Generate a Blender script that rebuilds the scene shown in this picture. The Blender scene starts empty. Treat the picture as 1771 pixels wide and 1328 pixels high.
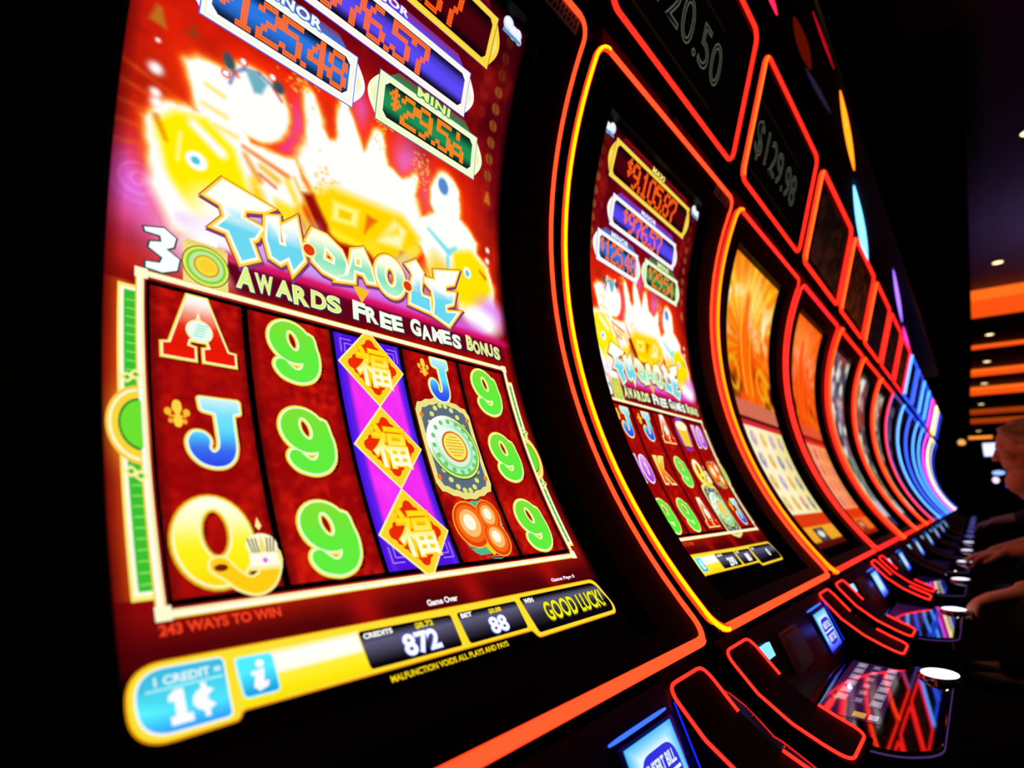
import bpy, bmesh, math, random
import numpy as np
from mathutils import Vector, Matrix
from math import sin, cos, pi, radians

random.seed(4)
S = bpy.context.scene
C = S.collection

# ------------------------------------------------------------------ camera, world, exposure
ZO = 1.22                                   # height of the reference level of the screens above the floor
cam_d = bpy.data.cameras.new('camera')
cam = bpy.data.objects.new('camera', cam_d)
C.objects.link(cam)
cam_d.sensor_fit = 'HORIZONTAL'
cam_d.sensor_width = 36
cam_d.lens = 20.365
cam_d.clip_start = 0.02
cam.matrix_world = Matrix(((0.62032, -0.14917, -0.77003, -0.1404),
                           (-0.78435, -0.11798, -0.60900, -0.5217),
                           (0.0, 0.98175, -0.19019, -0.1648 + ZO),
                           (0, 0, 0, 1)))
cam_d.dof.use_dof = True
cam_d.dof.focus_distance = 0.74
cam_d.dof.aperture_fstop = 3.6
S.camera = cam

world = bpy.data.worlds.new('world')
S.world = world
world.use_nodes = True
world.node_tree.nodes['Background'].inputs[0].default_value = (0.10, 0.08, 0.16, 1)
world.node_tree.nodes['Background'].inputs[1].default_value = 0.001

S.view_settings.view_transform = 'Standard'
S.view_settings.look = 'None'
S.view_settings.exposure = 0
S.view_settings.gamma = 1
S.view_settings.use_curve_mapping = False

def lamp(name, loc, energy, color, size=0.1, spot=None):
    d = bpy.data.lights.new(name, 'SPOT' if spot else 'POINT')
    d.energy = energy
    d.color = color
    d.shadow_soft_size = size
    if spot:
        d.spot_size = radians(spot)
        d.spot_blend = 0.6
    o = bpy.data.objects.new(name, d)
    o.location = loc
    C.objects.link(o)
    return o

# ------------------------------------------------------------------ materials
def lin(c):
    c = np.asarray(c, float) / 255.0
    return np.where(c <= 0.04045, c / 12.92, ((c + 0.055) / 1.055) ** 2.4)

MATS = {}
def mat(name, col, rough=0.5, metal=0.0, spec=0.5, noise=0.0, nscale=30, coat=0.0, sss=0.0, bump=0.0):
    if name in MATS: return MATS[name]
    m = bpy.data.materials.new(name)
    m.use_nodes = True
    nt = m.node_tree
    b = nt.nodes['Principled BSDF']
    b.inputs['Base Color'].default_value = (*col, 1)
    b.inputs['Roughness'].default_value = rough
    b.inputs['Metallic'].default_value = metal
    b.inputs['Specular IOR Level'].default_value = spec
    b.inputs['Coat Weight'].default_value = coat
    if noise or bump:
        tc = nt.nodes.new('ShaderNodeTexCoord')
        n = nt.nodes.new('ShaderNodeTexNoise')
        n.inputs['Scale'].default_value = nscale
        n.inputs['Detail'].default_value = 5
        nt.links.new(tc.outputs['Object'], n.inputs['Vector'])
        if noise:
            r = nt.nodes.new('ShaderNodeValToRGB')
            r.color_ramp.elements[0].position = 0.3
            r.color_ramp.elements[1].position = 0.7
            r.color_ramp.elements[0].color = (*[c * (1 - noise) for c in col], 1)
            r.color_ramp.elements[1].color = (*[min(1, c * (1 + noise)) for c in col], 1)
            nt.links.new(n.outputs['Fac'], r.inputs['Fac'])
            nt.links.new(r.outputs['Color'], b.inputs['Base Color'])
        if bump:
            bp = nt.nodes.new('ShaderNodeBump')
            bp.inputs['Strength'].default_value = bump
            nt.links.new(n.outputs['Fac'], bp.inputs['Height'])
            nt.links.new(bp.outputs['Normal'], b.inputs['Normal'])
    MATS[name] = m
    return m

def emis(name, col, strength=1.0):
    if name in MATS: return MATS[name]
    m = bpy.data.materials.new(name)
    m.use_nodes = True
    nt = m.node_tree
    nt.nodes.remove(nt.nodes['Principled BSDF'])
    e = nt.nodes.new('ShaderNodeEmission')
    e.inputs[0].default_value = (*col, 1)
    e.inputs[1].default_value = strength
    nt.links.new(e.outputs[0], nt.nodes['Material Output'].inputs[0])
    MATS[name] = m
    return m

def screen_mat(name, strength):
    """lit display: the picture is the light it gives off, stored per vertex"""
    m = bpy.data.materials.new(name)
    m.use_nodes = True
    nt = m.node_tree
    nt.nodes.remove(nt.nodes['Principled BSDF'])
    a = nt.nodes.new('ShaderNodeAttribute'); a.attribute_name = 'Col'
    e = nt.nodes.new('ShaderNodeEmission'); e.inputs[1].default_value = strength
    nt.links.new(a.outputs['Color'], e.inputs[0])
    nt.links.new(e.outputs[0], nt.nodes['Material Output'].inputs[0])
    MATS[name] = m
    return m

M_SCREEN = screen_mat('lit_display', 1.0)
M_PANEL = mat('glass_display', (0.001, 0.001, 0.001), 0.05, spec=1.0)
_a = M_PANEL.node_tree.nodes.new('ShaderNodeAttribute'); _a.attribute_name = 'Col'
M_PANEL.node_tree.links.new(_a.outputs['Color'], M_PANEL.node_tree.nodes['Principled BSDF'].inputs['Emission Color'])
M_PANEL.node_tree.nodes['Principled BSDF'].inputs['Emission Strength'].default_value = 1.0
M_PANEL.node_tree.nodes['Principled BSDF'].inputs['IOR'].default_value = 1.8
M_SHELL = mat('black_cabinet', (0.0009, 0.0009, 0.001), 0.5, spec=0.03, bump=0.02, nscale=200)
M_BEZEL = mat('black_bezel', (0.0006, 0.0006, 0.0006), 0.4, spec=0.015, noise=0.2)
M_DECK = mat('gloss_black_deck', (0.001, 0.001, 0.0015), 0.03, spec=1.0, noise=0.1)
M_DECK.node_tree.nodes['Principled BSDF'].inputs['IOR'].default_value = 1.9
M_ARM = mat('black_arm_pad', (0.0008, 0.0008, 0.0008), 0.5, spec=0.02, bump=0.05, nscale=300)
M_GOLD = mat('gold_glint', (0.75, 0.55, 0.2), 0.15, metal=1.0, noise=0.1)
M_CHROME = mat('smoked_chrome', (0.35, 0.33, 0.38), 0.12, metal=1.0, noise=0.05)
M_MAROON = mat('maroon_filler', (0.075, 0.02, 0.012), 0.5, noise=0.3)

# ------------------------------------------------------------------ mesh helpers
class MB:
    def __init__(s):
        s.v = []; s.f = []; s.c = []; s.n = 0
    def add(s, verts, faces, col=None):
        verts = [tuple(p) for p in verts]
        s.v += verts
        s.f += [tuple(i + s.n for i in f) for f in faces]
        if col is None: s.c += [(0, 0, 0)] * len(verts)
        elif hasattr(col[0], '__len__'): s.c += [tuple(c) for c in col]
        else: s.c += [tuple(col)] * len(verts)
        s.n += len(verts)
    def box(s, x0, x1, y0, y1, z0, z1, col=None):
        s.add([(x, y, z) for z in (z0, z1) for y in (y0, y1) for x in (x0, x1)],
              [(0, 2, 3, 1), (4, 5, 7, 6), (0, 1, 5, 4), (2, 6, 7, 3), (0, 4, 6, 2), (1, 3, 7, 5)], col)
    def build(s, name, m, parent=None, smooth=False, bevel=0.0, cols=False):
        me = bpy.data.meshes.new(name)
        me.from_pydata(s.v, [], s.f)
        if cols:
            a = me.color_attributes.new('Col', 'FLOAT_COLOR', 'POINT')
            arr = np.ones((len(s.v), 4), np.float32)
            arr[:, :3] = lin(np.array(s.c))
            a.data.foreach_set('color', arr.ravel())
        for x in (m if isinstance(m, (list, tuple)) else [m]): me.materials.append(x)
        if smooth: me.polygons.foreach_set('use_smooth', [True] * len(me.polygons))
        me.update()
        o = bpy.data.objects.new(name, me)
        C.objects.link(o)
        if parent: o.parent = parent
        if bevel:
            b = o.modifiers.new('bevel', 'BEVEL'); b.width = bevel; b.segments = 2; b.limit_method = 'ANGLE'
        return o

def extrude_x(mb, prof, x0, x1, col=None):
    """closed (y,z) outline swept along x"""
    n = len(prof)
    v = [(x0, y, z) for y, z in prof] + [(x1, y, z) for y, z in prof]
    f = [(i, (i + 1) % n, n + (i + 1) % n, n + i) for i in range(n)]
    f += [tuple(range(n))[::-1], tuple(range(n, 2 * n))]
    mb.add(v, f, col)

def tube(mb, pts, rad, seg=8, closed=False, flat=1.0, colf=None, up=Vector((0, 0, 1))):
    pts = [Vector(p) for p in pts]
    n = len(pts)
    rr = rad if hasattr(rad, '__len__') else [rad] * n
    vs = []; cs = []
    for i, p in enumerate(pts):
        a = pts[(i - 1) % n] if (closed or i > 0) else p
        b = pts[(i + 1) % n] if (closed or i < n - 1) else p
        t = (b - a).normalized()
        if i == 0:
            u = t.cross(up)
            if u.length < .1: u = t.cross(Vector((1, 0, 0)))
        else:
            u = u - t * u.dot(t)            # carry the profile along without twisting
        u.normalize(); w = u.cross(t)
        for k in range(seg):
            an = 2 * pi * k / seg
            vs.append(p + u * (cos(an) * rr[i]) + w * (sin(an) * rr[i] * flat))
            if colf: cs.append(colf(k, seg, i))
    fs = []
    for i in range(n if closed else n - 1):
        for k in range(seg):
            fs.append((i * seg + k, i * seg + (k + 1) % seg, ((i + 1) % n) * seg + (k + 1) % seg, ((i + 1) % n) * seg + k))
    if not closed:
        fs.append(tuple(range(seg))[::-1]); fs.append(tuple(range((n - 1) * seg, n * seg)))
    mb.add(vs, fs, cs if colf else None)

def thing(name, label, cat, loc=(0, 0, 0), rotz=0, group=None):
    o = bpy.data.objects.new(name, None)
    C.objects.link(o)
    o.empty_display_size = 0.1
    o.location = loc
    o.rotation_euler = (0, 0, rotz)
    o['label'] = label; o['category'] = cat
    if group: o['group'] = group
    return o
def tag(o, label, cat, group=None):
    o['label'] = label; o['category'] = cat
    if group: o['group'] = group
    return o
def struct(o):
    o['kind'] = 'structure'
    return o
def round_poly(pts, r, seg=6):
    """round the corners of a closed 2D outline"""
    out = []
    n = len(pts)
    for i in range(n):
        p = Vector(pts[i]); a = Vector(pts[i - 1]); b = Vector(pts[(i + 1) % n])
        ri = r[i] if hasattr(r, '__len__') else r
        da = (a - p); db = (b - p)
        ri = min(ri, da.length * 0.48, db.length * 0.48)
        if ri <= 0: out.append(tuple(p)); continue
        p0 = p + da.normalized() * ri; p1 = p + db.normalized() * ri
        for k in range(seg + 1):
            t = k / seg
            out.append(tuple(p0 * (1 - t) ** 2 + p * 2 * t * (1 - t) + p1 * t * t))
    return out

# ------------------------------------------------------------------ cabinet geometry (arc of the screen)
CY, CZ = -0.890, 0.264 + ZO
RS = 0.9285; RB = 0.900
TH_B, TH_T = -0.6619, 0.3625          # screen
NB, NT = -0.742, 0.446                # front frame
PITCH = 0.7862; X0 = 0.2675
SW, SH = 53.5, 95.1                   # screen size in cm
def arc(r, th): return (CY + r * cos(th), CZ + r * sin(th))
def S3(u, v, lift=0.0):
    """screen coordinates in cm -> local 3D point"""
    y, z = arc(RS - lift, TH_B + v / 100 / RS)
    return (u / 100 - 0.2675, y, z)

# ------------------------------------------------------------------ screen artwork helpers
_cache = {}
STEP = 1.2
def _flat(data, key):
    """curve data -> triangulated 2D mesh cut in horizontal slices, as (verts, faces)"""
    if key in _cache: return _cache[key]
    o = bpy.data.objects.new('tmp', data)
    C.objects.link(o)
    bpy.context.view_layer.update()
    ev = o.evaluated_get(bpy.context.evaluated_depsgraph_get())
    me = ev.to_mesh()
    vs = [(v.co.x, v.co.y) for v in me.vertices]
    fs = [tuple(p.vertices) for p in me.polygons]
    ev.to_mesh_clear()
    C.objects.unlink(o); bpy.data.objects.remove(o); bpy.data.curves.remove(data)
    _cache[key] = (vs, fs)
    return _cache[key]

def poly2(splines, offset=0.0, smooth=False, res=4):
    key = ('p', repr(splines), offset, smooth)
    if key in _cache: return _cache[key]
    d = bpy.data.curves.new('tmp', 'CURVE')
    d.dimensions = '2D'; d.fill_mode = 'BOTH'; d.resolution_u = res
    for pts in splines:
        if smooth:
            s = d.splines.new('BEZIER'); s.bezier_points.add(len(pts) - 1)
            for b, p in zip(s.bezier_points, pts):
                b.co = (p[0], p[1], 0); b.handle_left_type = b.handle_right_type = 'AUTO'
        else:
            s = d.splines.new('POLY'); s.points.add(len(pts) - 1)
            for b, p in zip(s.points, pts): b.co = (p[0], p[1], 0, 1)
        s.use_cyclic_u = True
    d.offset = offset
    return _flat(d, key)

def text2(txt, offset=0.0, size=1.0, space=1.0, shear=0.0):
    key = ('t', txt, offset, space, shear)
    if key in _cache: return _cache[key]
    d = bpy.data.curves.new('tmp', 'FONT')
    d.body = txt; d.fill_mode = 'BOTH'; d.resolution_u = 4
    d.size = 10; d.offset = offset * 10; d.space_character = space; d.shear = shear
    d.align_x = 'LEFT'
    return _flat(d, key)

def fit2(geo, u0, u1, v0, v1, ref=None):
    """scale 2D geometry so that the bounds of ref (default itself) fill the box"""
    vs, fs = geo
    rv = np.array((ref or geo)[0])
    a = rv.min(0); b = rv.max(0)
    s = np.array([(u1 - u0) / max(b[0] - a[0], 1e-6), (v1 - v0) / max(b[1] - a[1], 1e-6)])
    w = (np.array(vs) - a) * s + np.array([u0, v0])
    return [tuple(p) for p in w], fs

def xf(geo, f): return [f(*p) for p in geo[0]], geo[1]

def rot2(geo, cx, cy, deg):
    a = radians(deg)
    return xf(geo, lambda x, y: (cx + (x - cx) * cos(a) - (y - cy) * sin(a), cy + (x - cx) * sin(a) + (y - cy) * cos(a)))

def put(mb, geo, col, lift=1, mapper=None, cut=True):
    """lay flat 2D geometry on the curved screen; col = rgb or function(u,v)"""
    mapper = mapper or S3
    vs, fs = geo
    if not vs: return
    bm = bmesh.new()
    bv = [bm.verts.new((x, y, 0)) for x, y in vs]
    for f in fs:
        if len(set(f)) > 2:
            try: bm.faces.new([bv[i] for i in f])
            except ValueError: pass
    if cut:
        lo = min(p[1] for p in vs); hi = max(p[1] for p in vs)
        k = math.floor(lo / STEP) + 1
        while k * STEP < hi:
            g = bm.verts[:] + bm.edges[:] + bm.faces[:]
            bmesh.ops.bisect_plane(bm, geom=g, plane_co=(0, k * STEP, 0), plane_no=(0, 1, 0), dist=1e-5)
            k += 1
    bm.verts.index_update()
    P = [mapper(v.co.x, v.co.y, lift * 0.00035) for v in bm.verts]
    cf = col if callable(col) else (lambda u, v: col)
    K = [cf(v.co.x, v.co.y) for v in bm.verts]
    mb.add(P, [tuple(v.index for v in f.verts) for f in bm.faces], K)
    bm.free()

def mixc(a, b, t):
    t = min(1, max(0, t))
    return tuple(x + (y - x) * t for x, y in zip(a, b))
def vgrad(v0, v1, *cols):
    """vertical gradient bottom to top"""
    def f(u, v):
        t = min(0.9999, max(0, (v - v0) / (v1 - v0))) * (len(cols) - 1)
        i = int(t)
        return mixc(cols[i], cols[i + 1], t - i)
    return f
def rect(u0, v0, u1, v1): return [(u0, v0), (u1, v0), (u1, v1), (u0, v1)]
def ell(cx, cy, rx, ry, n=28, a0=0, a1=360):
    return [(cx + rx * cos(radians(a0 + (a1 - a0) * i / n)), cy + ry * sin(radians(a0 + (a1 - a0) * i / n))) for i in range(n if a1 - a0 == 360 else n + 1)]

# ------------------------------------------------------------------ painted part of the game picture
def vnoise(u, v, sc, seed=0):
    rs = np.random.RandomState(seed)
    g = rs.rand(160, 160)
    x = u / sc + 7; y = v / sc + 7
    xi = np.floor(x).astype(int) % 159; yi = np.floor(y).astype(int) % 159
    fx = x - np.floor(x); fy = y - np.floor(y)
    fx = fx * fx * (3 - 2 * fx); fy = fy * fy * (3 - 2 * fy)
    return (g[xi, yi] * (1 - fx) * (1 - fy) + g[xi + 1, yi] * fx * (1 - fy) + g[xi, yi + 1] * (1 - fx) * fy + g[xi + 1, yi + 1] * fx * fy)
def fbm(u, v, sc, seed=0):
    return sum(vnoise(u, v, sc / 2 ** i, seed + i) / 2 ** i for i in range(4)) / 1.875

class Paint:
    def __init__(s, u, v): s.u = u; s.v = v; s.c = np.zeros(u.shape + (3,))
    def fill(s, col): s.c[:] = col
    def mix(s, mask, col): s.c += (np.array(col, float) - s.c) * np.clip(mask, 0, 1)[..., None]
    def ell(s, cx, cy, rx, ry, col, soft=0.15, ang=0, amt=1.0):
        a = radians(ang); dx = s.u - cx; dy = s.v - cy
        x = (dx * cos(a) + dy * sin(a)) / rx; y = (-dx * sin(a) + dy * cos(a)) / ry
        d = np.sqrt(x * x + y * y)
        s.mix(amt * np.clip((1 + soft - d) / (2 * soft), 0, 1) ** 1.2, col)
    def glow(s, cx, cy, rx, ry, col, amt=1.0, ang=0, p=2):
        a = radians(ang); dx = s.u - cx; dy = s.v - cy
        x = (dx * cos(a) + dy * sin(a)) / rx; y = (-dx * sin(a) + dy * cos(a)) / ry
        s.mix(amt * np.exp(-(x * x + y * y) ** (p / 2)), col)
    def line(s, x0, y0, x1, y1, w0, w1, col, soft=0.3, amt=1.0):
        dx, dy = x1 - x0, y1 - y0; L = dx * dx + dy * dy
        t = np.clip(((s.u - x0) * dx + (s.v - y0) * dy) / L, 0, 1)
        d = np.hypot(s.u - x0 - t * dx, s.v - y0 - t * dy); w = w0 + (w1 - w0) * t
        s.mix(amt * np.clip((w + soft - d) / (2 * soft), 0, 1), col)
    def hot(s, sd):
        s.h = np.minimum(s.h, sd) if hasattr(s, 'h') else sd
    def hot_ell(s, cx, cy, rx, ry): s.hot((np.hypot((s.u - cx) / rx, (s.v - cy) / ry) - 1) * min(rx, ry))
    def hot_line(s, x0, y0, x1, y1, w0, w1):
        dx, dy = x1 - x0, y1 - y0; L = dx * dx + dy * dy
        t = np.clip(((s.u - x0) * dx + (s.v - y0) * dy) / L, 0, 1)
        s.hot(np.hypot(s.u - x0 - t * dx, s.v - y0 - t * dy) - (w0 + (w1 - w0) * t))
    def hot_done(s):
        """over-exposed areas: white inside a narrow yellow and orange fringe"""
        h = s.h + (fbm(s.u, s.v, 2.2, 77) - .5) * .9
        s.mix(np.clip((2.6 - h) / 2.6, 0, 1) ** 1.5 * .75, (255, 50, 8))
        s.mix(np.clip((1.0 - h) / 1.1, 0, 1), (255, 120, 30))
        s.mix(np.clip((.55 - h) / .6, 0, 1), (255, 222, 120))
        s.mix(np.clip((.2 - h) / .4, 0, 1), (255, 255, 252))
    def poly(s, pts, col, soft=0.25, amt=1.0, hot=False):
        """soft filled polygon"""
        ins = np.zeros(s.u.shape, bool); dist = np.full(s.u.shape, 1e9)
        n = len(pts)
        for i in range(n):
            x0, y0 = pts[i]; x1, y1 = pts[(i + 1) % n]
            c = ((y0 > s.v) != (y1 > s.v)) & (s.u < (x1 - x0) * (s.v - y0) / ((y1 - y0) if y1 != y0 else 1e-9) + x0)
            ins ^= c
            dx, dy = x1 - x0, y1 - y0; L = dx * dx + dy * dy + 1e-12
            t = np.clip(((s.u - x0) * dx + (s.v - y0) * dy) / L, 0, 1)
            dist = np.minimum(dist, np.hypot(s.u - x0 - t * dx, s.v - y0 - t * dy))
        sd = np.where(ins, -dist, dist)
        if hot: s.hot(sd); return
        s.mix(amt * np.clip((soft - sd) / (2 * soft), 0, 1), col)

def paint_fortune(u, v):
    P = Paint(u, v)
    P.fill((150, 8, 8))
    # ground colour: deep red, brighter to the middle height, dark towards the top and the right
    P.glow(14, 64, 14, 7, (214, 18, 8), 1)
    P.glow(27, 60, 23, 12, (250, 32, 8), 1)
    P.mix(np.clip((v - 65) / 6, 0, 1) * np.clip((12 - u) / 8, 0, 1) * .6, (110, 8, 6))
    P.glow(3, 38, 8, 14, (190, 18, 6), .9)
    P.glow(50, 60, 9, 9, (220, 30, 10), .7)
    P.mix(np.clip((v - 68) / 9, 0, 1), (104, 2, 16))
    P.mix(np.clip((u - 46) / 5, 0, 1) * np.clip((v - 56) / 8, 0, 1) * .8, (92, 4, 20))
    P.mix((fbm(u, v, 7, 3) - .45) * 1.6, (70, 0, 6))
    P.mix((fbm(u, v, 5, 9) - .55) * 1.5, (250, 40, 10))
    # swirl clouds and violet mist at the sides
    P.glow(2.5, 45.5, 5.5, 4.2, (232, 90, 235), .95)
    P.glow(6.5, 43.5, 4.5, 5, (250, 170, 255), .8)
    for cx, cy, r0 in ((2.2, 45.8, 2.4), (3.6, 49.2, 1.6), (5.2, 42.6, 1.5)):
        d = np.hypot(u - cx, v - cy); a = np.arctan2(v - cy, u - cx)
        sp = np.sin(d * 7 + a) * np.exp(-(d / r0) ** 4)
        P.mix(sp * .35, (255, 190, 255))
    for k in range(5):
        P.line(0, 57.5 - k * 2.1, 4.6, 56.2 - k * 1.5, .12, .05, (255, 120, 40), .35, .7)
    # halo of the burst, violet smoke between the flames
    P.glow(26, 55, 22, 11, (255, 66, 8), .9, p=3)
    P.glow(18.2, 59, 2.8, 4.8, (240, 80, 235), 1, p=3)
    P.glow(16.9, 57.2, 1.9, 1.9, (240, 50, 240), .9)
    P.glow(33.8, 62.2, 2.8, 4.5, (240, 120, 240), .9)
    P.glow(25.4, 66.5, 1.6, 3.0, (238, 100, 225), .75)
    P.glow(38.2, 60.2, 1.6, 3.2, (240, 130, 235), .8)
    # fountains of light
    P.hot_line(18.4, 64.6, 22, 55, .5, 2.6)
    P.hot_line(23.2, 66.6, 25.5, 56, .4, 3.8)
    P.hot_line(28.6, 64.8, 28, 55, .8, 3.8)
    P.hot_line(35.2, 61.8, 31, 55, .5, 3.0)
    P.hot_ell(27, 56.4, 9.2, 5.2)
    # two festive figures, burnt out to outlines
    P.hot_ell(12.2, 59.8, 3.9, 4.0)
    P.poly([(5.2, 60.6), (6.2, 61.6), (9, 62.0), (12, 55), (17.2, 55.6), (19, 52), (15.6, 47), (10.5, 48), (8.5, 53), (6.4, 56)], 0, hot=True)
    P.hot_ell(41.2, 60.8, 3.0, 4.2)
    P.poly([(38.4, 58), (43.6, 59.5), (47.8, 56.6), (47.2, 53.4), (43.9, 52.8), (43.6, 47.6), (38.6, 47.4), (36.2, 52), (32.5, 53.4)], 0, hot=True)
    # fish outlines and flare at the foot of the left fish
    P.poly([(2.2, 52.6), (3.8, 55.2), (7, 56.0), (12, 53.6), (13.4, 47), (9, 42.6), (5.6, 42.2), (3.4, 47)], 0, hot=True)
    P.poly([(42.2, 54.2), (46.6, 55.4), (50.2, 53.2), (51.2, 49.6), (50.4, 44), (47, 41.8), (43, 44.6)], 0, hot=True)
    P.hot_done()
    for k in range(260):
        rs = np.random.RandomState(k)
        j = rs.randint(5)
        cx, cy = ((17.2, 65.6), (22.6, 68.6), (29.2, 67.0), (36.2, 64.0), (21.0, 53.6))[j]
        P.glow(cx + rs.randn() * 1.0, cy + rs.randn() * 1.5, .15 + .12 * rs.rand(), .17, (255, 200, 60), .4 + .5 * rs.rand())
    # golden vessel in the middle
    P.poly([(18.8, 51.8), (22, 54.5), (33, 55.2), (36, 53), (34.5, 49.5), (30, 47.2), (23, 47.2), (20.3, 49)], (255, 214, 0), .8)
    P.poly([(18.2, 52), (19.6, 52.4), (22.2, 48), (23.5, 46.8), (20.8, 46.4)], (150, 12, 10), .35)
    P.line(22.2, 48.6, 27, 48, .5, .5, (255, 240, 40), .5)
    P.poly([(22.1, 50.2), (25.6, 50.6), (26, 53), (22.3, 52.8)], (255, 250, 140), .4)
    P.poly([(23, 50.9), (24.7, 51.1), (25, 52.2), (23.1, 52.1)], (250, 205, 0), .25)
    P.poly([(26.7, 50.2), (28.8, 52.8), (27.2, 53)], (240, 110, 10), .3)
    P.poly([(28.6, 49.8), (32.6, 50.3), (33.6, 53.2), (31.6, 54)], (255, 250, 190), .5)
    P.poly([(29.6, 50.9), (32.6, 52.2), (32.2, 53.4)], (250, 225, 60), .4)
    P.poly([(21.6, 47.3), (27.2, 48.0), (29.5, 46.6), (33, 48.0), (34.5, 50.2), (32.6, 49.8), (31, 47), (27, 45), (22, 46)], (165, 14, 8), .35)
    P.line(27.8, 48.8, 30.2, 46.6, 1.0, 1.2, (255, 225, 30), .5)
    P.line(31, 46.8, 35.4, 51.2, .9, .8, (255, 225, 60), .4)
    P.poly([(35.5, 46.6), (38.6, 51.8), (44, 50), (44, 45)], (255, 214, 60), 1.2)
    # golden fish, left and right
    P.poly([(3.0, 52.6), (4.6, 54.6), (7.5, 55.4), (10.4, 53.5), (12.4, 48.5), (10, 43.5), (7, 44.2), (4.2, 48)], (255, 238, 0), .5)
    P.line(6.4, 54.2, 9.2, 52.4, .5, .6, (255, 255, 255), .4)
    P.line(3.1, 53.2, 4.1, 51.2, .25, .1, (235, 120, 0), .3)
    P.line(5.3, 52.6, 5.2, 49.6, .12, .12, (255, 255, 190), .25)
    P.poly([(3.4, 50.6), (4.4, 46), (6.6, 43), (5, 42), (2.8, 46)], (255, 255, 255), .6)
    P.ell(6.9, 50.3, 1.05, 1.05, (255, 255, 255), .15)
    P.ell(6.8, 50.3, .42, .42, (70, 200, 225), .2)
    P.ell(9.6, 45.6, 3.0, 2.6, (255, 255, 255), .5, amt=.9)
    P.poly([(42.6, 53.4), (46.4, 54.9), (49.6, 53), (50.6, 49.6), (48.6, 46.6), (44, 44.8), (42.5, 48)], (255, 228, 0), .6)
    P.ell(45.4, 51.0, .85, .95, (255, 255, 255), .2)
    P.ell(45.4, 50.9, .4, .5, (80, 200, 230), .25)
    P.line(48.2, 52.2, 49.4, 51.4, .15, .3, (220, 110, 0), .25)
    P.ell(50, 45.5, 3.4, 2.6, (235, 150, 255), .5, amt=.9)
    P.ell(47, 43.5, 4.2, 2.4, (255, 255, 255), .4, amt=1)
    # violet ground under the title, white and lilac flare
    P.poly([(6, 43.4), (12, 44.6), (24, 43.6), (38, 44.0), (46, 42.4), (50.6, 41), (50.6, 39.2), (30, 40.3), (16, 40.7), (9, 40.0)], (220, 96, 232), 1.1)
    P.poly([(10.5, 47.5), (20, 48.5), (23, 45), (22, 42), (12, 41)], (205, 176, 246), 1.0, .8)
    P.line(21, 43.2, 38, 44.4, 1.2, 1.4, (206, 160, 244), 1.2, .8)
    P.ell(33.8, 46.6, 2.6, 2.6, (214, 180, 250), .5, amt=.8)
    P.glow(8.5, 41.8, 3.6, 3.8, (255, 255, 255), 1, p=3)
    for x0, y0, x1, y1 in ((9.8, 62.2, 10.8, 63.3), (10.8, 63.3, 12.4, 63.7), (12.4, 63.7, 14.2, 63.1), (9.8, 62.2, 9.5, 60.8)):
        P.line(x0, y0, x1, y1, .14, .14, (110, 110, 165), .22)
    P.poly([(10.9, 63.3), (12.2, 63.6), (13.4, 63.0), (12.9, 61.5), (12.1, 61.2)], (112, 178, 196), .22)
    P.ell(9.2, 63.1, .6, 1.0, (60, 84, 92), .3, 25)
    P.ell(14.7, 63.4, .7, .75, (60, 80, 92), .3)
    P.line(9.7, 62.4, 10.2, 62.0, .14, .14, (240, 70, 30), .2); P.line(14.2, 62.9, 15.2, 62.0, .12, .12, (230, 60, 40), .2)
    for x, y in ((9.0, 61.6), (10.6, 64.0), (13.9, 64.2)):
        P.ell(x, y, .5, .5, (240, 70, 60), .2); P.ell(x, y, .34, .34, (255, 255, 255), .2)
    P.line(7.2, 59.2, 9.0, 58.9, .15, .2, (255, 228, 90), .3)
    P.line(7.0, 57.0, 9.4, 56.7, .15, .2, (255, 228, 90), .3)
    P.line(8.4, 55.2, 10.6, 55.0, .15, .2, (255, 228, 90), .3)
    P.line(11.4, 54.3, 16.4, 53.2, .16, .28, (236, 120, 20), .3)
    P.line(11.6, 53.4, 13.2, 51.2, .2, .35, (240, 150, 30), .35)
    P.line(13.4, 52.9, 15.2, 52.2, .3, .4, (250, 190, 50), .35)
    P.line(13.3, 51.9, 15.0, 51.2, .15, .15, (230, 90, 20), .25)
    P.line(12.6, 50.8, 13.4, 48.4, .45, .9, (255, 214, 40), .5)
    P.line(16.4, 52.6, 19.4, 47.2, .35, .35, (255, 222, 50), .4)
    P.line(17.2, 53.4, 20.4, 47.6, .12, .12, (250, 180, 20), .3)
    P.poly([(15.0, 49.8), (17.6, 49.6), (18.6, 46.8), (14.8, 46.2)], (255, 226, 40), .5)
    P.ell(40.6, 63.0, 1.0, 1.25, (84, 140, 205), .2, 15)
    P.line(37.8, 55.2, 41.6, 53.0, .2, .45, (120, 225, 235), .3)
    P.line(41.6, 53.0, 43.2, 54.2, .4, .2, (120, 225, 235), .3)
    P.line(41.4, 52, 41.2, 50.4, .3, .2, (120, 225, 235), .25)
    # band of the awards line
    P.poly([(9, 40.6), (51.5, 40.9), (51.5, 38.0), (11, 37.4)], (96, 4, 28), .35)
    P.mix(np.exp(-((v - 41.0) / .6) ** 2) * (u > 9) * .9, (225, 14, 90))
    # columns of little medallions at both edges
    for k in range(9):
        for cx in (50.1, 3.4):
            P.ell(cx, 69 + 2.84 * k, .92, .92, (150, 82, 30), .15, amt=.85 if k < 6 else .4)
            P.line(cx - .1, 69.8 + 2.84 * k, cx + .1, 68.2 + 2.84 * k, .06, .06, (70, 20, 10), .15)
        for cx in (47.1, 6.4):
            if 2 < k < 6: P.ell(cx, 70.3 + 2.7 * k, .9, .9, (140, 25, 25), .15, amt=.6)
    for bx, by in ((2.3, 63.8), (50.2, 65.4)):
        P.poly([(bx - .7, by - 1.0), (bx + .9, by - 1.1), (bx + .3, by + .9), (bx - .2, by + .9)], (190, 110, 30), .25)
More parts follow.
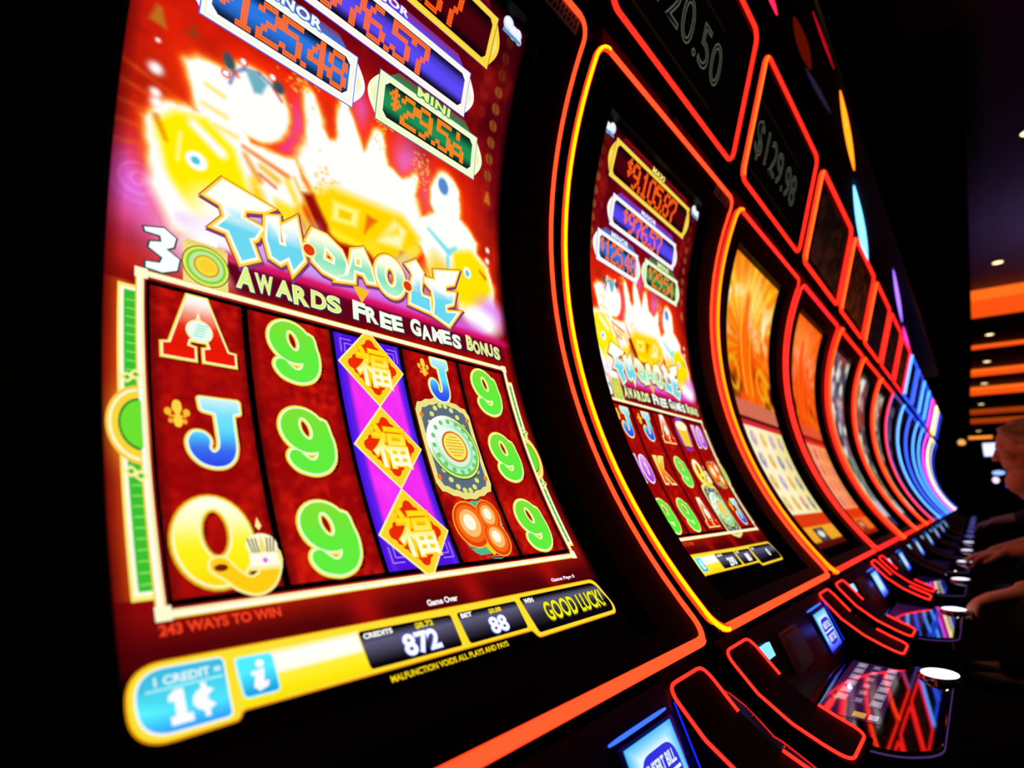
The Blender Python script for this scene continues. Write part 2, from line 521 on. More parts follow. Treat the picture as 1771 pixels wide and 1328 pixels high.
    P.poly([(4.9, 63.6), (6.1, 63.5), (5.6, 64.9)], (150, 60, 20), .3)
    for x, y, r in ((2.7, 58.1, .55), (2.9, 55.6, .42), (3.1, 54.6, .5), (50.4, 56.4, .4), (50.2, 54.5, .42), (2.6, 61.1, .2)):
        P.glow(x, y, r * 1.3, r * 1.3, (255, 255, 255), 1, p=3)
    # border area around the reels and the foot of the picture
    low = np.clip((37 - v) / 2, 0, 1)
    P.mix(low * .85, (140, 10, 8))
    P.mix(low * np.clip((fbm(u, v, 9, 21) - .4) * 2, 0, 1), (200, 34, 8))
    P.mix(np.clip((8.6 - v) / 2.5, 0, 1) * .9, (74, 2, 8))
    for x in (17.5, 30.5, 44):
        P.glow(x, 6.5, 1.6, 3, (190, 16, 10), .7, 15)
    # glow round the green side ornaments and the lit frame
    P.mix(np.exp(-((u - 1.0) / .9) ** 2) * ((v > 9.5) & (v < 35.6)) * .55, (255, 110, 20))
    P.glow(1.4, 22.6, 1.9, 3.6, (255, 150, 40), .8, p=4)
    # ink-dark edge and foot
    P.mix(np.clip((1.2 - u) / 1.6, 0, 1) * .7, (60, 0, 4))
    P.mix(np.clip((u - 52.0) / 2.0, 0, 1), (10, 0, 2))
    P.mix(np.clip((5.4 - v) / 1.2, 0, 1), (3, 0, 0))
    P.mix(np.clip((v - 93.6) / 1.5, 0, 1), (4, 0, 2))
    P.mix(np.clip((v - 83) / 12, 0, 1) * .5, (30, 0, 6))
    return P.c

def paint_flame(u, v, warm=0, seed=5):
    """second kind of game: golden flames over a pale paytable with small symbols"""
    P = Paint(u, v)
    P.fill((250, 120, 10))
    a = np.arctan2(v - 68, u - 26); d = np.hypot(u - 26, (v - 68) * .8)
    P.mix(np.clip(fbm(u, v, 9, seed) * 2.2 - .7, 0, 1), (255, 205, 20))
    P.mix(np.clip(.5 + .5 * np.sin(a * 26 + 3 * fbm(u, v, 12, seed)), 0, 1) * .55, (250, 70, 5))
    P.glow(27, 84, 17, 9, (255, 240, 110), .9)
    P.mix(np.clip((fbm(u, v, 5, seed + 4) - .45) * 5, 0, 1) * np.exp(-((v - 78) / 9) ** 2), (255, 246, 190))
    P.glow(26, 60, 11, 16, (240, 52, 8), .9)
    P.line(25, 84, 27, 46, 2.2, 3.6, (255, 110, 10), 1.6)
    P.line(21, 78, 23, 52, .5, .7, (255, 200, 30), .6)
    P.line(31, 74, 30, 52, .5, .7, (255, 190, 30), .6)
    P.mix(np.clip((fbm(u, v, 9, seed + 7) - .42) * 6, 0, 1) * np.exp(-((v - 54) / 5.5) ** 2) * (np.abs(u - 26) > 7), (50, 6, 4))
    P.mix(np.exp(-((np.hypot(u - 12, v - 57) - 5) / 1.1) ** 2), (240, 170, 20))
    P.mix(np.exp(-((np.hypot(u - 42, v - 57) - 5) / 1.1) ** 2), (240, 170, 20))
    P.mix((np.abs(v - 45.5) < 3) * .9, (210, 110, 90)); P.mix(np.abs(v - 42.8) < .6, (70, 10, 10)); P.mix(np.abs(v - 41) < 1.1, (214, 40, 50))
    m = (v < 40) & (v > 11)
    P.mix(m * 1.0, (255, 244, 200)); P.mix(m * np.clip((u - 30) / 20, 0, 1) * .5, (235, 215, 90))
    cols = [(214, 150, 40), (120, 110, 170), (150, 160, 60), (200, 90, 110), (90, 90, 150), (230, 170, 60), (170, 130, 190)]
    rs = np.random.RandomState(seed)
    for r in range(4):
        for c in range(5):
            cc = cols[rs.randint(len(cols))]
            cx = 5.5 + c * 10.5; cy = 36 - r * 7.2
            P.ell(cx, cy, 2.8, 2.5, cc, .3, amt=.75); P.ell(cx + .6, cy + .5, 1.0, 1.2, (255, 240, 190), .3, amt=.7)
    P.mix((v < 11) & (v > 6.5), (222, 60, 14)); P.mix((v <= 6.5) & (v > 1.2), (244, 170, 40))
    P.mix((v <= 6) & (v > 1.6) & (u > 22) & (u < 36), (70, 60, 60)); P.ell(29, 3.8, 4.5, 1.2, (230, 230, 220), .3)
    P.mix(v <= 1.2, (90, 14, 10))
    if warm:
        P.mix(np.full(u.shape, .28 * warm), (255, 50, 12))
    return P.c

def paint_steel(u, v, tint=(150, 160, 200), seed=11, dark=0.0):
    P = Paint(u, v)
    P.fill((60, 46, 60))
    P.mix(np.clip(fbm(u, v, 11, seed) * 2.4 - .8, 0, 1), tint)
    P.mix(np.clip((fbm(u, v, 14, seed + 3) - .5) * 5, 0, 1), (150, 50, 40))
    P.mix(np.clip((fbm(u, v, 7, seed + 5) - .56) * 8, 0, 1), (235, 235, 215))
    P.mix((v < 40) * .35, (150, 190, 130)); P.mix((v < 14) * .5, (225, 225, 255)); P.mix((v < 5) * .8, (30, 24, 60))
    if dark: P.mix(np.full(u.shape, dark), (12, 4, 30))
    return P.c

def grid_screen(name, painter, nu, nv, parent, lift=0.0):
    us = np.linspace(-1.2, SW + .6, nu); vs = np.linspace(-3.8, SH, nv)
    U, V = np.meshgrid(us, vs)
    col = np.clip(painter(U, V), 0, 255)
    col[(U < 0) | (U > SW) | (V < -.6)] = (3, 1, 1)
    th = TH_B + V / 100 / RS
    r = RS - lift
    P = np.stack([U / 100 - 0.2675, CY + r * np.cos(th), CZ + r * np.sin(th)], -1).reshape(-1, 3)
    idx = np.arange(nu * nv).reshape(nv, nu)
    F = np.stack([idx[:-1, :-1], idx[:-1, 1:], idx[1:, 1:], idx[1:, :-1]], -1).reshape(-1, 4)
    me = bpy.data.meshes.new(name)
    me.vertices.add(len(P)); me.vertices.foreach_set('co', P.astype(np.float32).ravel())
    me.loops.add(F.size); me.loops.foreach_set('vertex_index', F.astype(np.int32).ravel())
    me.polygons.add(len(F)); me.polygons.foreach_set('loop_start', np.arange(0, F.size, 4, dtype=np.int32))
    me.update(calc_edges=True)
    a = me.color_attributes.new('Col', 'FLOAT_COLOR', 'POINT')
    arr = np.ones((len(P), 4), np.float32); arr[:, :3] = lin(col).reshape(-1, 3)
    a.data.foreach_set('color', arr.ravel())
    me.materials.append(M_SCREEN)
    o = bpy.data.objects.new(name, me); C.objects.link(o); o.parent = parent
    return o

# ------------------------------------------------------------------ reel symbols (2D outlines in a 10 x 10 box)
J_OUT = [(3.3, 10), (9.6, 10), (9.6, 8.3), (8.4, 8.1), (8.4, 3.0), (7.9, 1.4), (6.6, .3), (4.7, 0), (2.6, .5), (1.1, 2.0), (.9, 3.8), (1.9, 5.0), (3.5, 4.9), (4.4, 3.9), (3.9, 2.7), (4.6, 1.9), (5.6, 2.5), (5.9, 3.6), (5.7, 8.0), (3.5, 8.4)]
A_OUT = [(3.6, 10), (6.2, 10), (9.0, 1.9), (10, 1.8), (10, 0), (5.6, 0), (5.6, 1.8), (6.5, 2.0), (6.2, 3.1), (3.5, 3.1), (3.2, 2.0), (4.2, 1.8), (4.2, 0), (0, 0), (0, 1.8), (1.0, 2.0)]
A_HOLE = [(4.05, 4.8), (5.75, 4.8), (4.95, 7.6)]
def boxfit(pts, u0, u1, v0, v1): return [(u0 + x / 10 * (u1 - u0), v0 + y / 10 * (v1 - v0)) for x, y in pts]

def sym_text(mb, txt, u0, u1, v0, v1, fill, rim=(250, 235, 60), edge=(255, 255, 235), fat=.05, shadow=True):
    core = text2(txt, fat)
    g3 = text2(txt, fat + .052); g2 = text2(txt, fat + .028)
    f = lambda g: fit2(g, u0, u1, v0, v1, g3)
    s = f(g3)
    if shadow: put(mb, xf(s, lambda x, y: (x + .2, y - .2)), (60, 0, 4), 2)
    put(mb, s, rim, 3)
    put(mb, f(g2), edge, 4)
    put(mb, f(core), fill, 5)
def sym_poly(mb, spl, fill, rim=(250, 235, 60), edge=(255, 255, 235), smooth=False, w=.45):
    put(mb, xf(poly2(spl, w, smooth), lambda x, y: (x + .2, y - .2)), (60, 0, 4), 2)
    put(mb, poly2(spl, w, smooth), rim, 3)
    put(mb, poly2(spl, w * .5, smooth), edge, 4)
    put(mb, poly2(spl, 0, smooth), fill, 5)
def sym_nine(mb, cu, cv, w=5.2, h=6.6):
    q = lambda pts: [(cu + (x - 16.45) / 5.2 * w, cv + (y - 22.6) / 6.6 * h) for x, y in pts]
    def lobe(o, hole=True):
        sp = [q([(16.15 + 2.32 * cos(t) - .18 * sin(t), 23.62 + 2.28 * sin(t)) for t in [2 * pi * i / 30 for i in range(30)]])]
        if hole: sp.append(q([(16.3 + .66 * cos(t) - .2 * sin(t), 23.85 + 1.15 * sin(t)) for t in [2 * pi * i / 20 for i in range(20)]]))
        return poly2(sp, o)
    cres = [q([(18.2, 24.9), (18.85, 23.4), (19.0, 21.8), (18.5, 20.3), (17.3, 19.4), (15.7, 19.35), (14.45, 20.1), (14.25, 21.15), (15.0, 21.55), (15.75, 20.95), (16.4, 20.55), (17.0, 20.9), (17.15, 21.6), (16.9, 22.2), (17.2, 23.2)])]
    f = vgrad(cv - h / 2, cv + h / 2, (98, 240, 62), (102, 236, 60), (134, 226, 50))
    for o, c, l in ((.36, (238, 232, 60), 3), (.2, (236, 255, 205), 4), (.0, f, 5)):
        for j, g in enumerate((lobe(o), poly2(cres, o, True))):
            if l == 3: put(mb, xf(g, lambda x, y: (x + .2, y - .2)), (60, 0, 4), 2)
            put(mb, g, c, l + .1 * j)
def fleur(mb, cu, cv, s):
    put(mb, poly2([[(cu, cv + 1.15 * s), (cu + .3 * s, cv + .5 * s), (cu + .15 * s, cv), (cu + .3 * s, cv - .45 * s), (cu, cv - s), (cu - .3 * s, cv - .45 * s), (cu - .15 * s, cv), (cu - .35 * s, cv + .45 * s)]], 0, True), (255, 214, 70), 5)
    for sg in (-1, 1):
        put(mb, poly2([ell(cu + sg * .6 * s, cv + .2 * s, .24 * s, .3 * s, 12)]), (250, 190, 50), 4)
        put(mb, poly2([ell(cu + sg * .45 * s, cv - .5 * s, .17 * s, .2 * s, 10)]), (250, 170, 40), 4)
    put(mb, poly2([rect(cu - .55 * s, cv - .22 * s, cu + .55 * s, cv - .02 * s)]), (250, 170, 40), 4)
def sym_jack(mb, cu, cv, w=5.0, h=6.2):
    u0, u1, v0, v1 = cu - w / 2 + .5, cu + w / 2 + .5, cv - h / 2, cv + h / 2
    sym_poly(mb, [round_poly(boxfit(J_OUT, u0, u1, v0, v1), [.08, .08, .15, .3, 1.2, 1.2, 1.2, 1.2, 1.2, 1.2, 1.0, .8, .8, .8, .6, .6, .6, .5, .2, .15], 4)], vgrad(v0, v1, (42, 70, 235), (60, 110, 240), (90, 225, 255), (120, 225, 250), (205, 245, 250)), (250, 225, 90), (235, 255, 240), w=.32)
    fleur(mb, cu - w / 2 + .35, cv + h * .22, 1.15)
def sym_ace(mb, cu, cv, w=5.6, h=6.4):
    u0, u1, v0, v1 = cu - w / 2, cu + w / 2, cv - h / 2, cv + h / 2
    sym_poly(mb, [boxfit(A_OUT, u0, u1, v0, v1), boxfit(A_HOLE, u0, u1, v0, v1)], vgrad(v0, v1, (240, 25, 5), (228, 24, 5), (225, 26, 5), (240, 60, 20), (255, 235, 215), (255, 255, 255)), (250, 225, 70), (255, 250, 200), w=.26)
    put(mb, poly2([ell(cu, cv - .3, 1.15, 1.15)]), (245, 245, 190), 6)
    put(mb, poly2([ell(cu, cv - .3, .95, .95)]), (235, 255, 245), 7)
    for k in range(5):
        put(mb, poly2([rect(cu - .6 + .1 * k, cv - .9 + .28 * k, cu + .3 + .1 * k, cv - .8 + .28 * k)]), (120, 225, 190), 8)
def sym_queen(mb, cu, cv, w=8.0, h=7.4):
    u0, u1, v0, v1 = cu - w * .42, cu + w * .28, cv - h / 2, cv + h / 2
    g = vgrad(v0, v1, (250, 205, 10), (255, 235, 20), (255, 244, 30), (255, 255, 190), (255, 255, 250))
    o = [ell((u0 + u1) / 2, cv + .3, (u1 - u0) / 2, h / 2 - .2, 32)]
    i = [ell((u0 + u1) / 2 + .15, cv + .9, (u1 - u0) * .2, h * .27, 24)]
    tail = [[(cu - 1.2, v0 + 2.2), (cu - .3, v0 + 2.6), (cu + .6, v0 + 1.6), (cu + 1.7, v0 + .9), (cu + 2.6, v0 + 1.8), (cu + 2.9, v0 + 3.4), (cu + 3.8, v0 + 3.2), (cu + 3.7, v0 + 1.0), (cu + 2.2, v0 - .3), (cu + .8, v0), (cu - .2, v0 + .9)]]
    put(mb, xf(poly2(o + i, .3), lambda x, y: (x + .2, y - .2)), (70, 0, 4), 2)
    put(mb, poly2(o + i, .3), (230, 175, 10), 3); put(mb, poly2(o + i, .12), (255, 250, 170), 4); put(mb, poly2(o + i, -.1), g, 5)
    put(mb, poly2(tail, .2, True), (255, 245, 150), 6); put(mb, poly2(tail, 0, True), (255, 205, 20), 7)
    put(mb, poly2([ell(cu - .5, v0 + 1.85, .5, .28, 14)]), (120, 30, 10), 8)
    cx, cy = cu + 2.8, cv - .5
    put(mb, poly2([ell(cx, cy + .15, 1.25, 1.0, 22)]), (255, 252, 205), 8)
    for k in (-1.0, -.72, -.44, .44, .72, 1.0):
        put(mb, poly2([[(cx + k * 1.05 - .06, cy + .75), (cx + k * 1.05 + .06, cy + .75), (cx + k * .8 + .06, cy - .45), (cx + k * .8 - .06, cy - .45)]]), (70, 66, 44), 9)
    put(mb, poly2([[(cx - .32, cy - .4), (cx, cy + 1.0), (cx + .32, cy - .4)]]), (246, 226, 110), 9)
    put(mb, poly2([round_poly(rect(cx - 1.15, cy - 1.75, cx + 1.15, cy - .5), .15, 3)]), (255, 252, 232), 9)
    put(mb, poly2([rect(cx - 1.25, cy - 1.85, cx + 1.25, cy - 1.55)]), (255, 240, 150), 9.5)
    put(mb, poly2([[(cx - .3, cy + 1.0), (cx, cy + 1.4), (cx - .25, cy + 1.75), (cx, cy + 2.5), (cx + .25, cy + 1.75), (cx, cy + 1.4), (cx + .3, cy + 1.0)]]), (255, 244, 150), 9)
    put(mb, poly2([ell(cx, cy - 1.1, .2, .22, 10)]), (232, 90, 225), 10)
def sym_diamond(mb, cu, cv, w=9.1, h=9.8):
    d = lambda s: [[(cu, cv + h / 2 * s), (cu + w / 2 * s, cv), (cu, cv - h / 2 * s), (cu - w / 2 * s, cv)]]
    put(mb, poly2(d(1.0)), (255, 250, 170), 3); put(mb, poly2(d(.95)), (250, 214, 40), 4)
    n = 48; pts = []
    for k in range(n):
        a = 2 * pi * k / n; ca, sa = cos(a), sin(a)
        r = 1 / (abs(ca) / (w / 2 * .74) + abs(sa) / (h / 2 * .72)) * (1 + .07 * (k % 2))
        pts.append((cu + r * ca, cv + r * sa))
    put(mb, poly2([pts]), (236, 44, 6), 5)
    big = text2('福', .05); sm = text2('福', .012)
    k = .5
    put(mb, fit2(big, cu - w * .27, cu + w * .27, cv - h * .27, cv + h * .27), lambda u, v: mixc((255, 215, 20), (255, 170, 10), (v - cv) / 3), 6)
    put(mb, fit2(sm, cu - w * .255, cu + w * .255, cv - h * .255, cv + h * .255, sm), lambda u, v: mixc((255, 255, 225), (255, 225, 20), (v - cv + 1.0) / 2.2), 7)
def sym_medallion(mb, cu, cv, w=9.2, h=13.2):
    sc = []
    for k in range(40):
        t = k / 40 * 2 * pi
        x = w / 2 * max(-1, min(1, 1.25 * cos(t))); y = (h * .36 + h * .14 * (1 - abs(cos(t)) ** 1.5)) * max(-1, min(1, 1.5 * sin(t))) if abs(sin(t)) > .02 else 0
        sc.append((cu + x, cv + y * (1 + .03 * (k % 2))))
    put(mb, poly2([sc], .15), (90, 20, 8), 2); put(mb, poly2([sc]), (240, 226, 130), 3)
    put(mb, poly2([[(cu + (x - cu) * .86, cv + (y - cv) * .88) for x, y in sc]]), (92, 110, 125), 4)
    for k in range(22):
        t = 2 * pi * k / 22
        put(mb, poly2([ell(cu + w * .36 * cos(t), cv + h * .425 * sin(t), .38, .36, 8)]), (225, 232, 120), 5)
    for sg in (-1, 1):
        for sh in (-1, 1):
            put(mb, poly2([ell(cu + sg * w * .42, cv + sh * h * .3, .35, .35, 8)]), (250, 130, 20), 5)
    gl = lambda c1, c2: (lambda u, v: mixc(c1, (255, 255, 255), max(0, ((cu - u) + (v - cv) - 1.2) / 3.2)))
    for r, c in ((1.0, (30, 60, 40)), (.97, (238, 238, 120)), (.91, (90, 205, 80)), (.84, (190, 240, 200)), (.70, (150, 225, 170)), (.62, (215, 245, 210))):
        put(mb, poly2([ell(cu, cv, w * .46 * r, w * .46 * r, 36)]), gl(c, c), 6 + (1 - r) * 8)
    for k in range(16):
        t = 2 * pi * k / 16
        put(mb, poly2([ell(cu + w * .36 * cos(t), cv + w * .36 * sin(t), .34, .34, 8)]), (110, 205, 110), 10)
    put(mb, poly2([ell(cu, cv, 2.05, 2.05)]), (232, 96, 24), 11)
    put(mb, poly2([ell(cu, cv, 1.8, 1.8)]), (245, 235, 100), 12)
    for k in range(7):
        y = cv - 1.2 + k * .4; x = math.sqrt(max(.1, 1.4 ** 2 - (y - cv) ** 2))
        put(mb, poly2([rect(cu - x, y - .07, cu + x, y + .07)]), (240, 165, 40), 13)
def sym_fruit(mb, cu, cv, s=1.0):
    put(mb, poly2([[(cu - 3.2 * s, cv - 1.5 * s), (cu - 1 * s, cv - 3.4 * s), (cu + 3.0 * s, cv - 3 * s), (cu + 3.8 * s, cv), (cu + 3 * s, cv + 3 * s), (cu, cv + 3.4 * s)]], 0, True), (70, 190, 150), 2)
    put(mb, poly2([[(cu + .2, cv - 3.3 * s), (cu + 1.6 * s, cv - 2.6 * s), (cu + .6 * s, cv - 1.2 * s), (cu - .8 * s, cv - 2.0 * s)]]), (235, 215, 20), 3)
    for dx, dy, r in ((-1.5, .5, 2.5), (1.9, 1.4, 1.8), (1.9, -1.4, 1.9)):
        for q, c in ((1.06, (250, 190, 60)), (1, (232, 60, 8)), (.84, (246, 110, 20)), (.62, (255, 190, 110)), (.36, (255, 250, 225))):
            put(mb, poly2([ell(cu + dx * s - (1 - q) * .4, cv + dy * s + (1 - q) * .3, r * q * s, r * q * 1.08 * s, 22)]), c, 4 + (1 - q) * 5 + (dx > 0) * .4)
def sym_ten(mb, cu, cv): sym_text(mb, '10', cu - 3.2, cu + 3.2, cv - 3.1, cv + 3.1, vgrad(cv - 3, cv + 3, (150, 60, 230), (210, 90, 240), (240, 190, 255)), (235, 220, 240), (255, 245, 255), .05)
def sym_king(mb, cu, cv): sym_text(mb, 'K', cu - 2.9, cu + 2.9, cv - 3.2, cv + 3.2, vgrad(cv - 3, cv + 3, (226, 60, 10), (255, 160, 10), (255, 236, 60)), (250, 220, 90), (255, 250, 200), .06)
def sym_bowl(mb, cu, cv):
    put(mb, poly2([ell(cu, cv, 3.8, 4.4)]), (130, 60, 190), 2)
    put(mb, poly2([[(cu - 3.2, cv + 2.0), (cu + 3.2, cv + 2.0), (cu + 2.2, cv - 3), (cu - 2.0, cv - 3)]]), (250, 205, 50), 4)
    put(mb, poly2([ell(cu, cv + 2.0, 3.2, 1.2)]), (255, 250, 200), 5)
SYM = {'9': sym_nine, 'J': sym_jack, 'A': sym_ace, 'Q': sym_queen, 'D': sym_diamond, 'M': sym_medallion, 'F': sym_fruit, '10': sym_ten, 'K': sym_king, 'B': sym_bowl}

# ------------------------------------------------------------------ dot-matrix digits
FONT = {
 '0': '01110 10001 10001 10001 10001 10001 01110', '1': '00100 01100 00100 00100 00100 00100 01110',
 '2': '01110 10001 00001 00110 01000 10000 11111', '3': '01110 10001 00001 00110 00001 10001 01110',
 '4': '00010 00110 01010 10010 11111 00010 00010', '5': '11111 10000 11110 00001 00001 10001 01110',
 '6': '00110 01000 10000 11110 10001 10001 01110', '7': '11111 10001 00001 00010 00100 00100 00100',
 '8': '01110 10001 10001 01110 10001 10001 01110', '9': '01110 10001 10001 01111 00001 00010 01100',
 '$': '00100 01110 10100 01110 00101 01110 00100', '.': '0 0 0 0 0 0 1', ',': '0 0 0 0 0 1 1',
 '^': '00100 00100 00000 01110 10001 11111 10001'}
def dots(mb, txt, u0, v0, du, dv, col, lift=8, small='$'):
    x = u0
    for ch in txt:
        rows = FONT[ch].split()
        k = .72 if ch in small else 1.0
        y0 = v0 + (1 - k) * dv * 14
        on = {(2 * c + i, 2 * r + j) for r, row in enumerate(rows) for c, b in enumerate(row) if b == '1' for i in (0, 1, 2) for j in (0, 1)}
        if True:
            if True:
                if True:
                    if True:
                        for di, dj in sorted(on):
                            cx = x + di * du * k; cy = y0 + (13 - dj) * dv * k
                            q = [(cx + .62 * du * k * cos(a * pi / 4 + .39), cy + .60 * dv * k * sin(a * pi / 4 + .39)) for a in range(8)]
                            mb.add([S3(*p, lift * .00035) for p in q], [tuple(range(8))], col)
                            q = [(cx + .26 * du * k * cos(a * pi / 2), cy + .22 * dv * k * sin(a * pi / 2)) for a in range(4)]
                            mb.add([S3(*p, (lift + 1) * .00035) for p in q], [tuple(range(4))], mixc(col, (255, 200, 90), .75))
        x += (len(rows[0]) * 2 + 1.0) * du * k

def jackpot(parent, u0, u1, v0, v1, fill, frame, label, txt, digits, du, dstart, cap=(255, 255, 255), dv=.33, name='jackpot_display'):
    """plate with chamfered window, bulging ends, name above and dot-matrix amount"""
    mb = MB()
    h = v1 - v0; cm = (v0 + v1) / 2
    for s, ux in ((-1, u0), (1, u1)):
        pts = [(ux, cm - h * .42)] + [(ux + s * (1.6 * math.sin(pi * k / 12)), cm - h * .42 + h * .84 * k / 12) for k in range(1, 12)] + [(ux, cm + h * .42)]
        put(mb, poly2([pts]), frame, 2)
        put(mb, poly2([[(ux + s * .3, cm - h * .2), (ux + s * 1.1, cm), (ux + s * .3, cm + h * .2)]]), mixc(frame, (250, 240, 150), .6), 3)
    put(mb, poly2([rect(u0 - .12, v0 - .12, u1 + .12, v1 + .12)]), mixc(fill, (60, 60, 255), .4), 2.5)
    put(mb, poly2([rect(u0, v0, u1, v1)]), frame, 3)
    put(mb, poly2([rect(u0 + .35, v0 + .35, u1 - .35, v1 - .35)]), mixc(frame, (250, 236, 140), .55), 3.5)
    put(mb, poly2([rect(u0 + .5, v0 + .5, u1 - .5, v1 - .5)]), frame, 4)
    w = .95
    ch = [(u0 + w + .7, v0 + w), (u1 - w - .7, v0 + w), (u1 - w, v0 + w + .7), (u1 - w, v1 - w - .7), (u1 - w - .7, v1 - w), (u0 + w + .7, v1 - w), (u0 + w, v1 - w - .7), (u0 + w, v0 + w + .7)]
    dark = (8, 4, 12)
    def shade(u, v):
        t = abs((v - cm) / (h / 2 - w)); return mixc(fill, dark, max(0, t - .45) / .5)
    put(mb, poly2([ch]), shade, 5)
    put(mb, poly2([[(u0 + 1.5, v1), (u1 - 1.5, v1), (u1 - 3, v1 + 1.3), (u0 + 3, v1 + 1.3)]]), lambda u, v: mixc(fill, (180, 20, 30), (v - v1) / 1.3 * .6), 2)
    g = text2(label, .04, space=1.1); lw = .98 * len(label) ** .85
    gb = text2(label, .07, space=1.1)
    lu = (u0 + u1) / 2
    put(mb, fit2(gb, lu - lw - .15, lu + lw + .15, v1 - .25, v1 + 1.35), mixc(fill, (0, 0, 0), .1), 6)
    put(mb, fit2(g, lu - lw, lu + lw, v1 - .1, v1 + 1.2, g), cap, 7)
    dots(mb, txt, dstart, cm - 7 * dv + .1, du, dv, digits)
    return mb.build(name, M_SCREEN, parent, cols=True)

def fan(splpx): return splpx

# title lettering, outlines in screen cm
TITLE = [
 [[(7.8, 46.9), (9.4, 49.3), (14.5, 48.3), (13.7, 47.6), (11.6, 46.9), (11.4, 45.9), (13.6, 45.5), (12.8, 43.9), (12.3, 43.6), (13.0, 41.7), (11.2, 40.6), (9.9, 43.6), (8.6, 43.7), (9.7, 45.2), (9.3, 46.5)]],
 [[(13.9, 47.1), (15.3, 47.6), (15.5, 44.5), (15.9, 44.5), (15.6, 46.6), (17.4, 48.3), (18.3, 43.4), (16.8, 41.3), (16.3, 42.8), (15.4, 42.0), (14.3, 42.4), (13.8, 44.4)]],
 [[(18.6, 46.0), (19.4, 47.8), (21.2, 47.7), (23.1, 46.5), (23.9, 44.9), (23.5, 43.3), (22.2, 42.5), (20.5, 42.8), (19.3, 43.7), (19.0, 45.6)], [(21.0, 45.9), (22.0, 45.1), (21.9, 44.4), (20.8, 44.6)]],
 [[(24.6, 47.1), (26.3, 47.9), (27.4, 45.6), (27.9, 43.6), (26.6, 43.4), (26.1, 44.3), (24.9, 44.3), (24.7, 42.8), (22.2, 42.3), (22.5, 43.0), (23.7, 43.6), (24.3, 45.4)], [(25.1, 46.2), (25.8, 46.2), (25.7, 45.3), (25.1, 45.3)]],
 [ell(30.3, 45.4, 2.35, 2.85, 26), ell(30.3, 45.4, .75, 1.3, 16)],
 [[(33.2, 48.1), (34.9, 49.2), (36.1, 47.9), (35.4, 45.2), (35.6, 44.4), (37.0, 44.4), (36.9, 42.1), (33.1, 42.5), (33.6, 45.2), (34.2, 46.8), (34.0, 47.4)]],
 [[(38.3, 48.9), (43.1, 50.3), (42.0, 48.0), (40.2, 47.2), (40.1, 46.2), (42.1, 46.6), (41.4, 44.7), (39.9, 44.0), (39.9, 43.2), (42.4, 43.7), (40.0, 41.0), (37.1, 42.0), (37.6, 44.0), (37.5, 45.7), (36.3, 46.6), (36.4, 47.2), (38.4, 47.4)]],
]

